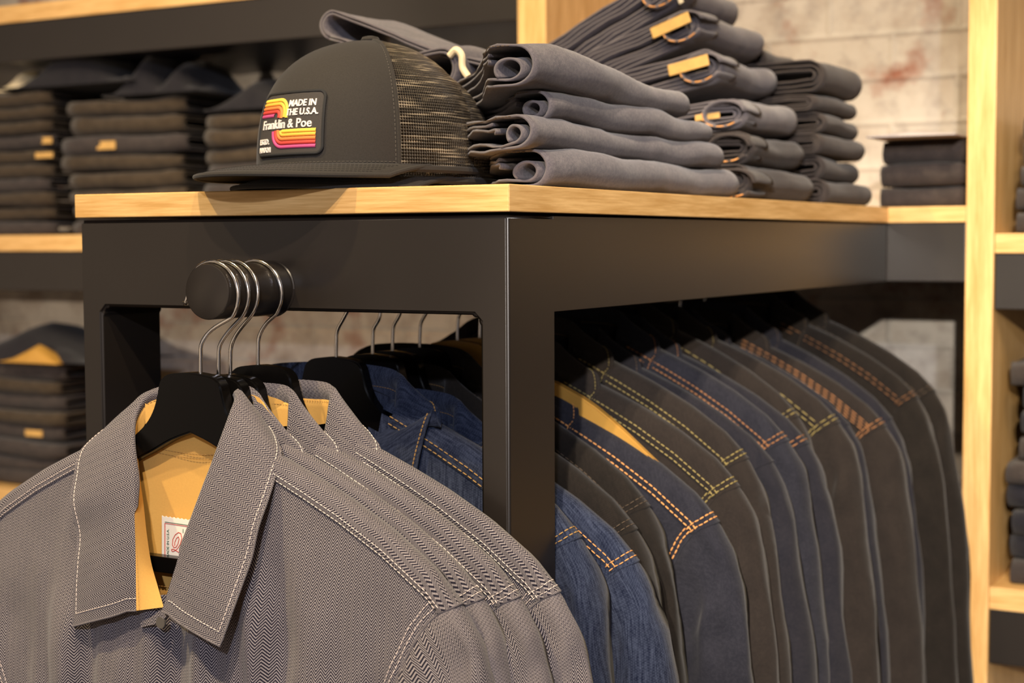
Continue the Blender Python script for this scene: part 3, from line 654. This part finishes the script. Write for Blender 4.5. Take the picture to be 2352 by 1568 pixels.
#        y     tipx  tipz   mat     lining  thread  stitch  label
JK = [
 (.100, .016, -.291, 'indigo', 'indigo', 'thm', 1, 'slub indigo overshirt on the first rail hanger, just inside the black frame'),
 (.144, .049, -.316, 'indigo', 'indigo', 'tho', 1, 'second slub indigo overshirt, orange-stitched cuff of its shoulder right of the post'),
 (.186, .030, -.296, 'black', 'black', 'thk', 1, 'brown-black overshirt directly behind the two indigo ones'),
 (.240, .018, -.282, 'black', 'black', 'thk', 1, 'brown-black jacket with stitched shoulder strap, behind its plain dark neighbour'),
 (.290, .062, -.322, 'navyb', 'navy', 'tho', 2, 'blue denim jacket with long orange double seam, golden hanger at its open neck'),
 (.335, .062, -.300, 'grey', 'navy', 'thy', 2, 'charcoal denim jacket with yellow double seam beside the orange-seamed one'),
 (.395, .047, -.281, 'grey', 'navy', 'thy', 2, 'charcoal jacket with short yellow shoulder bars, next behind'),
 (.455, .050, -.292, 'navy', 'navy', 'thk', 0, 'dark jacket with hardly any seam showing, between the yellow and rust-seamed ones'),
 (.500, .054, -.275, 'navyb', 'navy', 'tho', 2, 'denim jacket with rust double seam and golden hanger, mid rail'),
 (.545, .062, -.284, 'navy', 'navy', 'tho', 2, 'denim jacket with rust shoulder seam right behind the mid-rail golden hanger'),
 (.600, .034, -.260, 'grey', 'navy', 'thy', 2, 'dark jacket with small yellow corner seams past mid rail'),
 (.650, .060, -.275, 'grey', 'grey', 'thy', 2, 'dark jacket with yellow bar tack, just before the rounded brown shoulder'),
 (.720, .050, -.283, 'navy', 'navy', 'thk', 0, 'plain dark navy jacket hidden mostly before the rounded brown shoulder'),
 (.790, .076, -.290, 'grey', 'navy', 'tho', 3, 'jacket with broad rounded brown-lit shoulder and thick rust seam'),
 (.860, .068, -.283, 'navy', 'navy', 'thk', 0, 'dark jacket behind the broad rust-seamed shoulder'),
 (.940, .074, -.270, 'black', 'black', 'tho', 1, 'second last jacket on the rail, blackish with a faint rust corner'),
 (1.010, .082, -.268, 'black', 'navy', 'thk', 1, 'last blackish jacket on the rail, outlined against the brick wall'),
]
for i, (y, tx, tz, mat, lin_, th, st, lab_) in enumerate(JK):
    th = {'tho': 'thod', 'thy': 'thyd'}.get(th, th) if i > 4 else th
    x = tx-.262; dz = tz+.308
    if i > 3: dz += .022; x += .006
    g = Garment('denim_jacket' if i not in (2, 3) else 'dark_jacket', x, y, lab_, 'jacket', JG, mat, lin_, seed=50+i, front=.017, back=.012, dz=dz, fold=.0058, neck=neckJ, thread=th, yoke=(.014, .034) if i != 1 else (.014, .030), nu=44, r0=.013, bottom=.50)
    if i > 1: g.e.rotation_euler = (0, random.Random(i*5).uniform(-.018, .018), random.Random(i*3+1).uniform(-.035, .035))
    g.body(); g.sleeves((1, -1) if i < 2 else (1,)); g.yoke()
    if st: g.stitching(rowsoff=(.003, .0095) if st < 3 else (.003, .007, .011, .015), dash=.0042 if i < 9 else .008, r=.0006 if i < 2 else (.00075 if st > 1 else .0004), epaulet=True, armh=st >= 2)
    gen_collar(g, x, y, open_=.080 if i < 2 else .064, tip=(.104, -.262) if i < 2 else (.092, -.285), thread=th if (st and i < 13) else 'thk', tr=.0006 if i < 2 else .0004)
# hangers on the rail
HY = [h[0] for h in JK]
for i, (y, tx, tz, mat, *_r) in enumerate(JK):
    gold = i in (4, 5, 8); x = tx-.262
    hx = BX+(x-BX)*.3
    nm = ['first', 'second', 'third', 'fourth', 'fifth', 'sixth', 'seventh', 'eighth', 'ninth', 'tenth', 'eleventh', 'twelfth', 'thirteenth', 'fourteenth', 'fifteenth', 'sixteenth', 'seventeenth'][i]
    hanger(hx, y, not gold, dz=.004 if gold else 0, label=('golden wooden hanger' if gold else 'black wooden hanger')+', '+nm+' from the frame along the under-table rail', group='hangers along the under-table rail', bar=False, big=1.12 if gold else 1.0)

# ------------------------------------------------------------------ folded jeans
def ribbon(paths, w0, w1, nw, th, mod, mat, name, parent, uvs=True):
    """paths: list of 2d polylines (a,z). Each becomes a cloth strip of thickness th, extruded along w; mod(a,w,z)->(a,w,z)"""
    V = []; Fc = []; UV = []; L0 = parent.location; sd = (L0.x*13.7+L0.z*91.3) % 50
    def crumple(v):   # soft undulation shared by a whole pile, plus small creases of this piece alone
        wv = v+L0; k = min(1, max(0, wv.z % 10)/.06) if wv.z > -.02 else .6
        dz = .0035*k*noise.noise(Vector((wv.x*9, wv.y*9, wv.z*3)))
        q = Vector((v.x*34+sd, v.y*22, v.z*30)); q2 = Vector((v.x*75, v.y*55+sd, v.z*60))
        return Vector((v.x+.0022*noise.noise(q+Vector((9, 3, 1))), v.y+.0025*noise.noise(q+Vector((2, 7, 5))), v.z+dz+(.0016*noise.noise(q)+.0007*noise.noise(q2))*min(1, max(0, v.z)/.006)))
    for P in paths:
        P = [Vector(p) for p in P]; n = len(P); nr = []
        for i in range(n):
            t = (P[min(i+1, n-1)]-P[max(i-1, 0)]); t.normalize(); nr.append(Vector((-t.y, t.x)))
        loop = [P[i]+nr[i]*th/2 for i in range(n)]+[P[i]-nr[i]*th/2 for i in range(n-1, -1, -1)]
        arc = [0]
        for a_, b_ in zip(loop, loop[1:]): arc.append(arc[-1]+(b_-a_).length)
        m_ = len(loop); base = len(V)
        for k in range(nw+1):
            w_ = lerp(w0, w1, k/nw)
            for j, p in enumerate(loop):
                V.append(crumple(mod(p.x, w_, p.y, (k/nw)))); UV.append((w_, arc[j]))
        for k in range(nw):
            for j in range(m_): a_ = base+k*m_+j; b_ = base+k*m_+(j+1) % m_; Fc.append((a_, b_, b_+m_, a_+m_))
        for k, fl in ((0, 0), (nw, 1)):
            for j in range(n-1):
                q_ = (base+k*m_+j, base+k*m_+j+1, base+k*m_+m_-2-j, base+k*m_+m_-1-j); Fc.append(q_ if fl else q_[::-1])
    return mk(name, V, Fc, M[mat], parent, UV)
def fold_paths(Ln, T_, layers=3, eye=True, rnd=R, curl=True):
    """a folded pile of cloth: nested hairpins with the fold at a=0"""
    out = []; th = .0022; g_ = T_/2
    k = 0
    for l in range(layers):
        r = g_-th/2-l*(g_/(layers+.25))
        if r < .0015: break
        c = -g_; zc = g_; pts = []
        for s_ in range(15): pts.append((-Ln+(Ln+c)*s_/14+rnd.uniform(-.001, .001)*(0 < s_ < 14), zc-r+ (0.0008*math.sin(s_*1.3+l) if l else 0)))
        ex = 1.0 if l == 0 else rnd.uniform(.8, 1.6)
        for s_ in range(1, 12): a_ = -PI/2+PI*s_/12; pts.append((c+r*math.cos(a_)*ex, zc+r*math.sin(a_)*(1.0 if l == 0 else 1.0)))
        for s_ in range(15): pts.append((c-(Ln+c)*s_/14, zc+r-(0.0008*math.sin(s_*1.7+l) if l else 0)))
        if l == 0 and curl: pts = pts[:-1]
        out.append(pts)
    return out
def jeans(name, loc, rz, Ln, Wd, T_, mat, label, group, layers=3, nw=10, tilt=0, wav=.002, seed=1, patch=None, cat='jeans', shape=None, roll=None):
    rnd = random.Random(seed); e = empty(name, loc, (0, tilt, rz)); props(e, label, cat, group); p = [rnd.uniform(0, 6) for _ in range(6)]
    def mod(a, w_, z, t):
        s_ = 1+.07*math.sin(w_*11+p[0])+.04*math.sin(w_*27+p[1])
        endr = 1-.22*(sm(t, .9, 1)) 
        bow = wav*math.sin(w_*9+p[2])*1.2
        a2 = a+ .004*math.sin(w_*13+p[3])+wav*math.sin(w_*31+p[4])
        z2 = z*s_*endr+(T_*.11)*sm(t, .9, 1)
        a2 -= .010*sm(t, .93, 1)
        v = Vector((a2, w_, z2+max(0, bow)))
        return shape(v, t) if shape else v
    ribbon(fold_paths(Ln, T_, layers, rnd=rnd), 0, Wd, nw, .0022, mod, mat, 'folded_denim', e)
    if patch:
        for (a, w_, z, la, lw_, lz, mt) in patch:
            q = MB(); c = Vector((a, w_, z))
            q.box((a-la/2, w_-lw_/2, z-lz/2), (a+la/2, w_+lw_/2, z+lz/2), .0008); q.go('leather_patch' if mt == 'leather' else 'paper_tag', M[mt], e)
    return e
# near stack, four pairs, fold running along the table's right edge
near = 'grey folded jeans stacked at the near corner of the table'
specs = [(.000, .075, .462, .031, 'lowest grey folded jeans of the near stack, resting on the oak top'),
         (.0290, .050, .440, .027, 'grey folded jeans second from the bottom of the near stack'),
         (.0530, .092, .378, .027, 'grey folded jeans third from the bottom of the near stack, small eyelet at its end'),
         (.0760, .050, .350, .035, 'topmost grey folded jeans of the near stack, large rolled eyelet facing the cap')]
def soft_pile(T_, Ln, eye, seed):
    rnd = random.Random(seed); P = []; r = T_/2-.0013
    a = [(-Ln+(Ln-r-.002)*k/22, T_/2-r+.0012*math.sin(k*1.1+seed)*(k < 20)) for k in range(22)]
    a += [(-r-.002+r*math.cos(t)*1.12, T_/2+r*math.sin(t)) for t in [-PI/2+PI*k/14 for k in range(15)]]
    a += [(-r-.002-(Ln-r-.002)*k/22, T_/2+r-.0015*math.sin(k*.8+seed)*(k > 1)-.004*sm(k, 8, 22)) for k in range(1, 23)]
    P.append(a)
    def leg(z0, z1, cx, cz, rr, sg, turn):   # one trouser layer ending in a curl
        l = [(-Ln+.01+(cx+Ln-.01)*k/18, lerp(z0, z1, sm(k, 4, 18))+.0012*math.sin(k*.9+seed*2)) for k in range(18)]
        ex, ez = cx, z1
        for k in range(26):
            t = turn*k/25; q = rr*(1-.38*k/25); l.append((ex+q*math.sin(t)*1.25, ez+sg*(q-q*math.cos(t))+0*cz))
        return l
    P.append(leg(T_*.30, T_*.17, -r*1.15-.004, 0, (T_*.62)/2, 1, 2*PI*.86))
    P.append(leg(T_*.45, T_*.66, -r*2.2-.014, 0, T_*.085, -1, PI*.95))
    P.append([(-Ln+(Ln-.045)*k/16, T_*.78+.0010*math.sin(k*1.4+seed)) for k in range(17)])
    return P
for i, (z, y0, wd, T_, lb) in enumerate(specs):
    def shp(a, w_, z_, t, i=i, wd=wd):
        hump = [.000, .001, .002, .004][i]*(1-sm(t, .15, .6))
        k = 1-[.0, .05, .10, .20][i]*sm(t, .15, .9)+.05*math.sin(t*7+i*2)
        endr = 1-.35*sm(t, .93, 1)
        ax = a-.010*sm(t, .95, 1)+.0035*math.sin(t*6+i*2.1)+(.004 if i in (0, 3) else 0)
        sag = -[.001, .004, .007, .012][i]*sm(-a, .06, .22)
        yy_ = w_+(.012*math.sin(a*30+i*1.7)*sm(-a, .01, .05)+1.25*max(0, -a-.035))*(1-t)
        return Vector((ax, yy_, max(.0004-[.0, .004, .006, .010][i], z_*k*endr+hump+sag+.0012*math.sin(t*15+a*30))))
    e = empty('folded_jeans', (-.010, y0, z+.0006)); props(e, lb, 'jeans', near)
    ribbon(soft_pile(T_, .27, True, 3+i), 0, wd, 34, .0021, shp, 'jean', 'folded_denim', e)
    q = MB()
    for o_ in ((-.006, .0), ): dashes(q, [shp(-.02-.15*k/20, -.0006, T_*.93, 0) for k in range(21)], .0028, .001, .0004)
    q.go('hem_stitching', M['thk'], e, smooth=True)
# jeans lying behind the cap, one leg end lifted
def tube_path(Ln, T_, inn=True):
    out = []
    for m_, cc in ((0, 1), (.0035, .9)) if inn else ((0, 1),):
        r = T_/2-.0012-m_; l = []
        for k in range(12): l.append((-Ln+r+m_+(Ln-2*r-2*m_)*k/12, T_/2-r))
        for k in range(12): t = -PI/2+PI*k/12; l.append((-r-m_+r*math.cos(t), T_/2+r*math.sin(t)))
        for k in range(12): l.append((-r-m_-(Ln-2*r-2*m_)*k/12, T_/2+r))
        for k in range(13): t = PI/2+PI*k/12.2; l.append((-Ln+r+m_+r*math.cos(t), T_/2+r*math.sin(t)))
        out.append(l)
    return out
bg = 'folded jeans behind the cap'
def tilted(loc, tilt, Ln, T_, Wd, label, mat='jean', rz=0, extra=None):
    e = empty('folded_jeans', loc, (0, tilt, rz)); props(e, label, 'jeans', bg)
    ribbon(tube_path(Ln, T_), 0, Wd, 12, .0022, lambda a, w_, z_, t: Vector((a+.004*math.sin(w_*30), w_, z_*(1+.08*math.sin(w_*22+a*9))*(1-.3*sm(t, .85, 1))+.002*math.sin(a*25))), mat, 'folded_denim', e)
    if extra: extra(e)
    return e
for i in range(3):
    tilted((-.13+.006*i, .27, .0006+.036*i), 0, .24, .034, .18, ['lowest grey folded jeans under the lifted leg behind the cap', 'middle grey folded jeans under the lifted leg behind the cap', 'upper grey folded jeans under the lifted leg behind the cap'][i])
tilted((-.185, .285, .098), .33, .215, .033, .13, 'grey jeans behind the cap with a leg end lifted up to the left')
def tag_(e):
    q = MB(); q.tube(catmull([(-.004, -.002, .030), (.004, -.003, .034), (.010, -.003, .028), (.009, -.002, .016), (.014, -.002, .006)], 5), .0035, 8); q.go('paper_tag', M['cream'], e, smooth=True)
tilted((-.205, .265, .108), -.12, .10, .044, .13, 'rumpled grey jeans behind the cap ending in a curled cream tag', extra=tag_)
# fan stack with waistbands and patches to the right
fan = [(.000, 0, .34, .036, .0), (.036, -.03, .33, .036, .0), (.070, -.08, .32, .034, .02), (.108, -.20, .30, .037, .03), (.142, -.33, .29, .038, .03), (.172, -.45, .29, .040, .03)]
fanlab = ['bottom jeans of the flared middle stack, waist end drooping at right', 'flared middle stack jeans second from bottom, dark open leg hanging over', 'flared middle stack jeans third from bottom with pale patch', 'flared middle stack jeans with dull tan patch under the bright one', 'flared middle stack jeans with bright tan leather patch', 'topmost jeans of the flared middle stack, reaching out of view']
fx = [-.020, -.030, -.040, -.070, -.095, -.125]
for i, (z, tl, ln_, T_, _) in enumerate(fan):
    pv = (fx[i]-math.cos(tl)*.0, .60, z)
    patch = None
    if i in (3, 4): patch = [(-.030, -.0142, T_*.66, .050, .002, .013, 'leather')]
    if i == 2: patch = [(-.04, -.0012, T_*.5, .030, .002, .007, 'leather')]
    if i == 5: patch = [(-.005, -.0012, T_*.3, .006, .002, .030, 'cream')]
    e = jeans('folded_jeans', (fx[i], .585+.012*i, z+.0006+abs(tl)*.14), 0, ln_, .22, T_, 'jean' if i > 1 else 'jeand', fanlab[i], 'flared stack of jeans with leather patches', layers=4, nw=12, tilt=tl, seed=60+i, patch=patch)
    # waistband: open loop standing at the end
    lp = [(-.018+.024*math.cos(a_)*1.0, T_*.5+T_*.42*math.sin(a_)) for a_ in [2*PI*k/26 for k in range(24)]]
    o_ = ribbon([lp], -.012, .05, 5, .0026, lambda a, w_, z_, t: Vector((a, w_, z_)), 'jeand' if i in (0, 1) else 'jean', 'waistband', e)
    q = MB(); dashes(q, [Vector((a, -.0135, z_)) for a, z_ in lp[12:]], .012, .001, .0008); q.go('waist_stitching', M['tho'], o_, smooth=True)
# third stack by the far end
dk = 'dark folded jeans at the far end of the table'
zz = 0
for i in range(6):
    T_ = [.028, .030, .024, .026, .022, .038][i]; x = [.0-.012, -.022, -.018, -.024, -.03, -.020][i]
    jeans('folded_jeans', (x, .83+.01*(i % 2), zz+.0006), 0, .30, .20 if i < 5 else .17, T_, 'jeand', ORD[i].capitalize()+' dark folded jeans of the stack at the far end of the table' if i < 5 else 'Topmost thick dark folded jeans at the far end of the table, against brick', dk, layers=3, nw=10, seed=80+i)
    zz += T_+.0015
jeans('folded_jeans', (-.10, .86, zz+.001), 0, .2, .15, .03, 'jeand', 'dark jeans piled on top of the far end stack, ragged end upward', dk, layers=3, nw=8, tilt=-.3, seed=90)
# generic stacks on the wall shelves, folds facing the shop (-y)
def stack(x0, x1, ztop, hs, mats, where, group, seed, y=1.10, patchy=(), jit=.012, cat='jeans'):
    rnd = random.Random(seed); z = ztop+.0006
    for i, h in enumerate(hs):
        a = x0+rnd.uniform(-jit, jit); b = x1+rnd.uniform(-jit, jit); lab_ = ('dark folded jeans, '+ORD[min(i, 9)]+' '+where) if i < len(hs)-1 else 'dark folded jeans, topmost '+where
        pt = None
        # local a points to -y after rotation by -90 deg, w runs along +x
        if i in patchy: pt = [(-.001, (b-a)*patchy[i], h*.5, .003, .045 if patchy[i] > .3 else .05, h*.45, 'leather')]
        jeans('folded_jeans', (a, y+rnd.uniform(-.008, .008), z), -PI/2, .27, b-a, h, rnd.choice(mats), lab_, group, layers=2, nw=10, wav=.002, seed=seed*7+i, patch=pt)
        z += h+.0022
    return z
stack(-.045+.02, .096, 0, [.026, .030, .034], ['jeand'], 'on the shelf beside the right upright', 'dark jeans on the shelf beside the right upright', 3, y=1.12, jit=.003)
za = stack(-1.90, -1.605, -.029, [.026, .024, .027, .024, .026, .024, .027, .023, .026, .024], ['jeand', 'brownd'], 'in the leftmost stack behind the table', 'leftmost upper stack of dark jeans', 4, patchy={5: .97, 6: .93}, jit=.006)
zb = stack(-1.56, -1.285, -.029, [.026, .027, .025, .030, .027, .034, .034, .028], ['brownd', 'brownd', 'jeand'], 'in the stack behind the brim of the cap', 'upper stack of dark jeans left of the cap', 5, patchy={5: .38}, jit=.012)
zc = stack(-1.225, -.95, -.029, [.028, .026, .03, .028, .03, .028, .026], ['jeand', 'brownd'], 'in the stack just behind the cap crown', 'stack of dark jeans just behind the cap crown', 6)
stack(-.93, -.66, -.029, [.03, .028, .03, .028, .03, .028], ['jeand'], 'in the stack hidden behind the cap', 'stack of dark jeans hidden behind the cap', 16)
zl = stack(-1.88, -1.585, -.515, [.028, .026, .03, .028, .027, .028, .026, .03], ['jeand', 'brownd'], 'in the low stack left of the herringbone shirt', 'low stack of dark jeans at the far left', 7, patchy={3: .75})
stack(.170, .46, -.037, [.028, .03, .027, .03, .028], ['jeand'], 'in the stack right of the tall upright, upper shelf', 'upper stack right of the tall upright', 8)
stack(.165, .46, -.512, [.03, .033, .03, .034, .03, .033, .032, .03, .03], ['jeand', 'navy'], 'in the stack right of the tall upright, lower shelf', 'lower stack right of the tall upright', 9)

# rumpled garments thrown on the stacks
def heap(name, loc, size, mat, label, seed, peaks, group='rumpled garments on top of the shelf stacks', rz=0):
    rnd = random.Random(seed); n = 26; rows = []; sx, sy, sz = size
    for i in range(n+1):
        r = []
        for j in range(n+1):
            u = -1+2*i/n; v = -1+2*j/n; e_ = max(0, 1-max(abs(u), abs(v))**4)
            h = max(0, .25+.35*math.sin(u*5+seed)+.2*math.sin(v*7+u*4+seed*2))*e_*.4
            for (pu, pw, ph_) in peaks: h = max(h, ph_*max(0, 1-abs(u-pu)/pw)*e_**.3*(1-.25*abs(v)))
            r.append(Vector((u*sx/2, v*sy/2, .002+sz*h*e_**.2)))
        rows.append(r)
    nr = len(rows); bot = [[Vector((p.x, p.y, 0)) for p in r] for r in rows]
    V = [p for r in rows for p in r]+[p for r in bot for p in r]; N1 = n+1; o2 = N1*N1; F_ = []
    for i in range(n):
        for j in range(n):
            a = i*N1+j; F_.append((a, a+N1, a+N1+1, a+1)); F_.append((o2+a, o2+a+1, o2+a+N1+1, o2+a+N1))
    for k in range(n):
        for a, b in (((0)*N1+k, k+1), (n*N1+k+1, n*N1+k)): F_.append((a, b, o2+b, o2+a))
        for a, b in (((k+1)*N1, k*N1), (k*N1+n, (k+1)*N1+n)): F_.append((a, b, o2+b, o2+a))
    o = mk(name, V, F_, M[mat], None, [(v.x, v.y) for v in V], loc=loc); o.rotation_euler.z = rz
    return props(o, label, 'garment', group)
heap('rumpled_garment', (-1.56, 1.20, za+.004 if za > zb else zb+.004), (.34, .22, .125), 'jeank', 'black rumpled garment peaking on top of the leftmost shelf stacks', 2, [(.0, .7, .95)])
heap('rumpled_garment', (-1.36, 1.20, zb+.004), (.22, .20, .095), 'jeank', 'black crumpled garment on the stack behind the cap brim', 3, [(-.3, .5, .95), (.45, .35, .7)])
heap('rumpled_garment', (-1.10, 1.20, zc+.004), (.26, .2, .065), 'jeank', 'black pointed garment on the stack just behind the cap', 4, [(-.35, .6, .95)])
heap('rumpled_garment', (-1.72, 1.18, za+.004), (.10, .12, .045), 'cream', 'cream pointed label sticking up on the leftmost stack', 5, [(.0, .8, .95)])
heap('rumpled_garment', (-1.67, 1.20, zl+.004), (.34, .24, .10), 'jeank', 'black rumpled garment on the low left stack, under the shelf', 6, [(-.2, .9, .7)])
heap('rumpled_garment', (-1.64, 1.09, zl+.003), (.15, .05, .035), 'hangerw', 'brown leather piece on the low left stack', 7, [(.1, .95, .95)])
heap('rumpled_garment', (.03, 1.16, .095), (.12, .2, .012), 'grommet', 'pale folded garment on top of the shelf stack beside the right upright', 8, [(0, 1.0, .9)])

# ------------------------------------------------------------------ caps
def cap(cx, cy, cz, fa, label, patch=True, group='black trucker caps', sc_=1.0):
    """fa: heading of the cap front, radians from +x"""
    e = empty('trucker_cap', (cx, cy, cz), (0, 0, fa)); props(e, label, 'cap', group)
    H = .117*sc_
    def Rr(ph):
        a, b = (.101*sc_, .087*sc_); c, s_ = abs(math.cos(ph)), abs(math.sin(ph)); p = 2.35
        return 1/((c/a)**p+(s_/b)**p)**(1/p)
    def S(ph, z, off=0):
        fr = .5+.5*math.cos(ph); p = lerp(2.3, 3.1, fr); Hh = H
        k = max(0, 1-(max(0, z)/Hh)**p)**(1/2.1)
        r = Rr(ph)*k*(1-.03*z/H)+off
        lean = -.010*(z/H)*0
        return Vector((r*math.cos(ph)+lean, r*math.sin(ph), z))
    PS = math.radians(66)
    def zl_(k, n): return H*math.sin(k/n*PI/2)
    n = 26
    def panel(name, p0, p1, m_, mat, cap_top=False, off=0):
        rows = [[S(lerp(p0, p1, j/m_), zl_(k, n) if k < n else H*.99999, off) for j in range(m_+1)] for k in range(n+1)]
        ac = [0]
        for k in range(1, n+1): ac.append(ac[-1]+(rows[k][m_//2]-rows[k-1][m_//2]).length)
        return grid_mesh(name, rows, M[mat], e, lambda i, j: (lerp(p0, p1, j/m_)*.09, ac[i]))
    fp = panel('front_panel', -PS, PS, 40, 'twill', off=.0008)
    panel('front_lining', -PS, PS, 24, 'twill', off=-.0025)
    for k_ in range(2):
        a = PS if k_ == 0 else PI; b = PI if k_ == 0 else 2*PI-PS
        panel('mesh_panel', a, b, 30, 'net')
    q = MB()
    for ph in (PS, -PS, PI): q.tube([S(ph, zl_(k, 20), .0012) for k in range(20)], .0017 if ph != PI else .0025, 6, False)
    q.go('seam_tape', M['twill'], e, smooth=True)
    # stitch lines on the front panel
    q = MB()
    dashes(q, [S(math.radians(-PS*57.3+131*k/60), .006, .0016) for k in range(61)], .0022, .0014, .0003)
    for ph in (PS-.035, -PS+.035): dashes(q, [S(ph, zl_(k, 30), .0016) for k in range(28)], .0022, .0014, .0003)
    q.go('front_stitching', plain('charcoal_thread', (.09, .08, .07), .8), e, smooth=True)
    q = MB(); q.tube([S(PI*.34+2*PI*(1-.34)*0+ (2*PI-2*PS)*k/60+PS-PI*.34, .001, .0008) for k in range(61)], .0032, 6, False); q.go('rear_band', M['twill'], e, smooth=True)
    q = MB(); q.tube([(0, 0, H-.001), (0, 0, H+.0015), (0, 0, H+.0038), (0, 0, H+.0048)], [.0075, .0085, .007, .003], 20); q.go('button', M['twill'], e, smooth=True)
    # brim
    rows = []; nb = 48
    for j in range(nb+1):
        t = -1+2*j/nb; ph = t*math.radians(86); a = S(ph, .001, 0)
        ang = t*math.radians(84); o_ = Vector((.030+.138*math.cos(ang)**.75 if math.cos(ang) > 0 else .03, .093*math.sin(ang), 0))*sc_
        r = []
        for k in range(9):
            s_ = k/8; p = a.lerp(o_, s_); d = s_*(.75+.25*abs(t))
            p.z = .0035-.0085*s_*s_*(.5+.5*math.cos(ang))-.0045*abs(p.y/.09)**2*s_; r.append(p)
        rows.append(r)
    V = [p+Vector((0, 0, .0016)) for r in rows for p in r]+[p-Vector((0, 0, .0016)) for r in rows for p in r]; nc = 9; o2 = (nb+1)*nc; F_ = []
    for i in range(nb):
        for k in range(8): a = i*nc+k; F_.append((a, a+nc, a+nc+1, a+1)[::-1]); F_.append((o2+a, o2+a+1, o2+a+nc+1, o2+a+nc)[::-1])
    q = MB(); q.add(V, F_)
    q.tube([rows[0][k] for k in range(0, 9)]+[rows[i][8] for i in range(1, nb+1)]+[rows[nb][k] for k in range(7, -1, -1)], .0021, 8, False)
    br = q.go('brim', M['twill'], e, smooth=True)
    q = MB()
    for s_ in (3, 4, 5, 6, 7): dashes(q, [rows[i][s_]+Vector((0, 0, .0017)) for i in range(2, nb-1)], .0022, .0014, .0003)
    q.go('brim_stitching', plain('black_thread', (.02, .018, .016), .8), br, smooth=True)
    if patch:
        pc, zc_, RP = patch; w2, h2 = .0372, .0262
        def PP(x, y, o): return S(pc+x/.094, zc_+y, .0012+o)
        def rounded(w_, h_, r, k=8):
            out = []
            for cx_, cy_, a0 in ((w_-r, h_-r, 0), (-w_+r, h_-r, 90), (-w_+r, -h_+r, 180), (w_-r, -h_+r, 270)):
                for i in range(k+1): a = math.radians(a0+90*i/k); out.append((cx_+r*math.cos(a), cy_+r*math.sin(a)))
            return out
        # dense patch face grid clipped by rounded corners
        rows = []
        for i in range(25):
            y = -h2+2*h2*i/24; lim = w2 if abs(y) < h2-.006 else w2-.006+math.sqrt(max(0, .006**2-(abs(y)-(h2-.006))**2))
            rows.append([PP(lim*(-1+2*j/30), y, .0010) for j in range(31)])
        pa = grid_mesh('patch', rows, M['patchbg'], e); pa['label'] = 'rectangular embroidered patch with rainbow stripes'
        q = MB(); rp = rounded(w2, h2, .006); dense = []
        for a, b in zip(rp, rp[1:]+rp[:1]):
            for k in range(6): dense.append((lerp(a[0], b[0], k/6), lerp(a[1], b[1], k/6)))
        q.tube([PP(x, y, .0008) for x, y in dense+dense[:1]], .0014, 8, False); q.go('patch_border', M['patchrim'], pa, smooth=True)
        # stripes
        def stripe(pts, wd, mat):
            P = catmull([Vector((x, y, 0)) for x, y in pts], 1) if False else pts; P = resample([Vector((x, y, 0)) for x, y in P], .0012); q = MB(); rr = []
            nn = len(P)
            for i, p in enumerate(P):
                t = (P[min(i+1, nn-1)]-P[max(0, i-1)]).normalized(); m2 = Vector((-t.y, t.x, 0))
                rr.append([PP(*(p+m2*wd*.5*c_).to_2d(), o_) for c_, o_ in ((-1, .0010), (-.7, .0018), (0, .0021), (.7, .0018), (1, .0010))])
            grid_mesh('stripe', rr, M[mat], pa)
        ws = .0031
        for k, mt in enumerate(('s1', 's2', 's3', 's4', 's5')):
            y = .0205-k*.0033; xr = .0005-k*.0033 if k < 4 else -.012; rc = max(.0012, .0115-k*.0027)
            pts = [(-.0355, y)]
            pts += [(xr-rc+rc*math.sin(a), y-rc+rc*math.cos(a)) for a in [PI/2*i/8 for i in range(9)]] if k < 4 else [(-.0145, y)]
            if k < 4: pts += [(xr, .0045)]
            stripe(pts, ws, mt)
            y = -.0068-k*.0033; 
            yb = y; xl = -.0055-(k-1)*.0031 if k else -.004; rc = .0012+k*.0027
            if k == 0: pts = [(.0318, yb), (-.0035, yb)]
            else: pts = [(.0318, yb)]+[(xl+rc-rc*math.sin(a), yb+rc-rc*math.cos(a)) for a in [PI/2*i/8 for i in range(9)]]+[(xl, -.0052)]
            stripe(pts, ws*.98, mt)
        q = MB()
        def put(s_, size, x, y, al='LEFT', sx=1, bold=.0):
            V_, F2 = text_mesh(s_, size, al, sx, bold); q.add([PP(x+v[0], y+v[1], .0014+v[2]*2) for v in V_], F2)
        put('MADE IN', .0078, .0305, .0140, 'RIGHT', .92, .00018); put('THE U.S.A.', .0078, .0330, .0065, 'RIGHT', .92, .00018)
        put('Franklin & Poe', .0108, -.0315, -.0040, 'LEFT', .93, .00012)
        put('ESTD.', .0066, -.0350, -.0168, 'LEFT', .95, .0001); put('MMXVI', .0062, -.0350, -.0236, 'LEFT', .95, .0001)
        q.go('patch_lettering', M['txt'], pa)
    return e
FA_ = math.atan2(-.954, -.296)
# lettering reads left to right as seen from outside: angle grows anticlockwise seen from above
cap(-.202, .110, .0165, FA_, 'black trucker cap on top with rainbow-striped embroidered patch, brim over the table edge', patch=(math.radians(5.5), .0395, 0))
cap(-.196, .139, .0075, FA_+.02, 'second black trucker cap nested beneath the patched one, netting showing behind it', patch=None, sc_=.955)
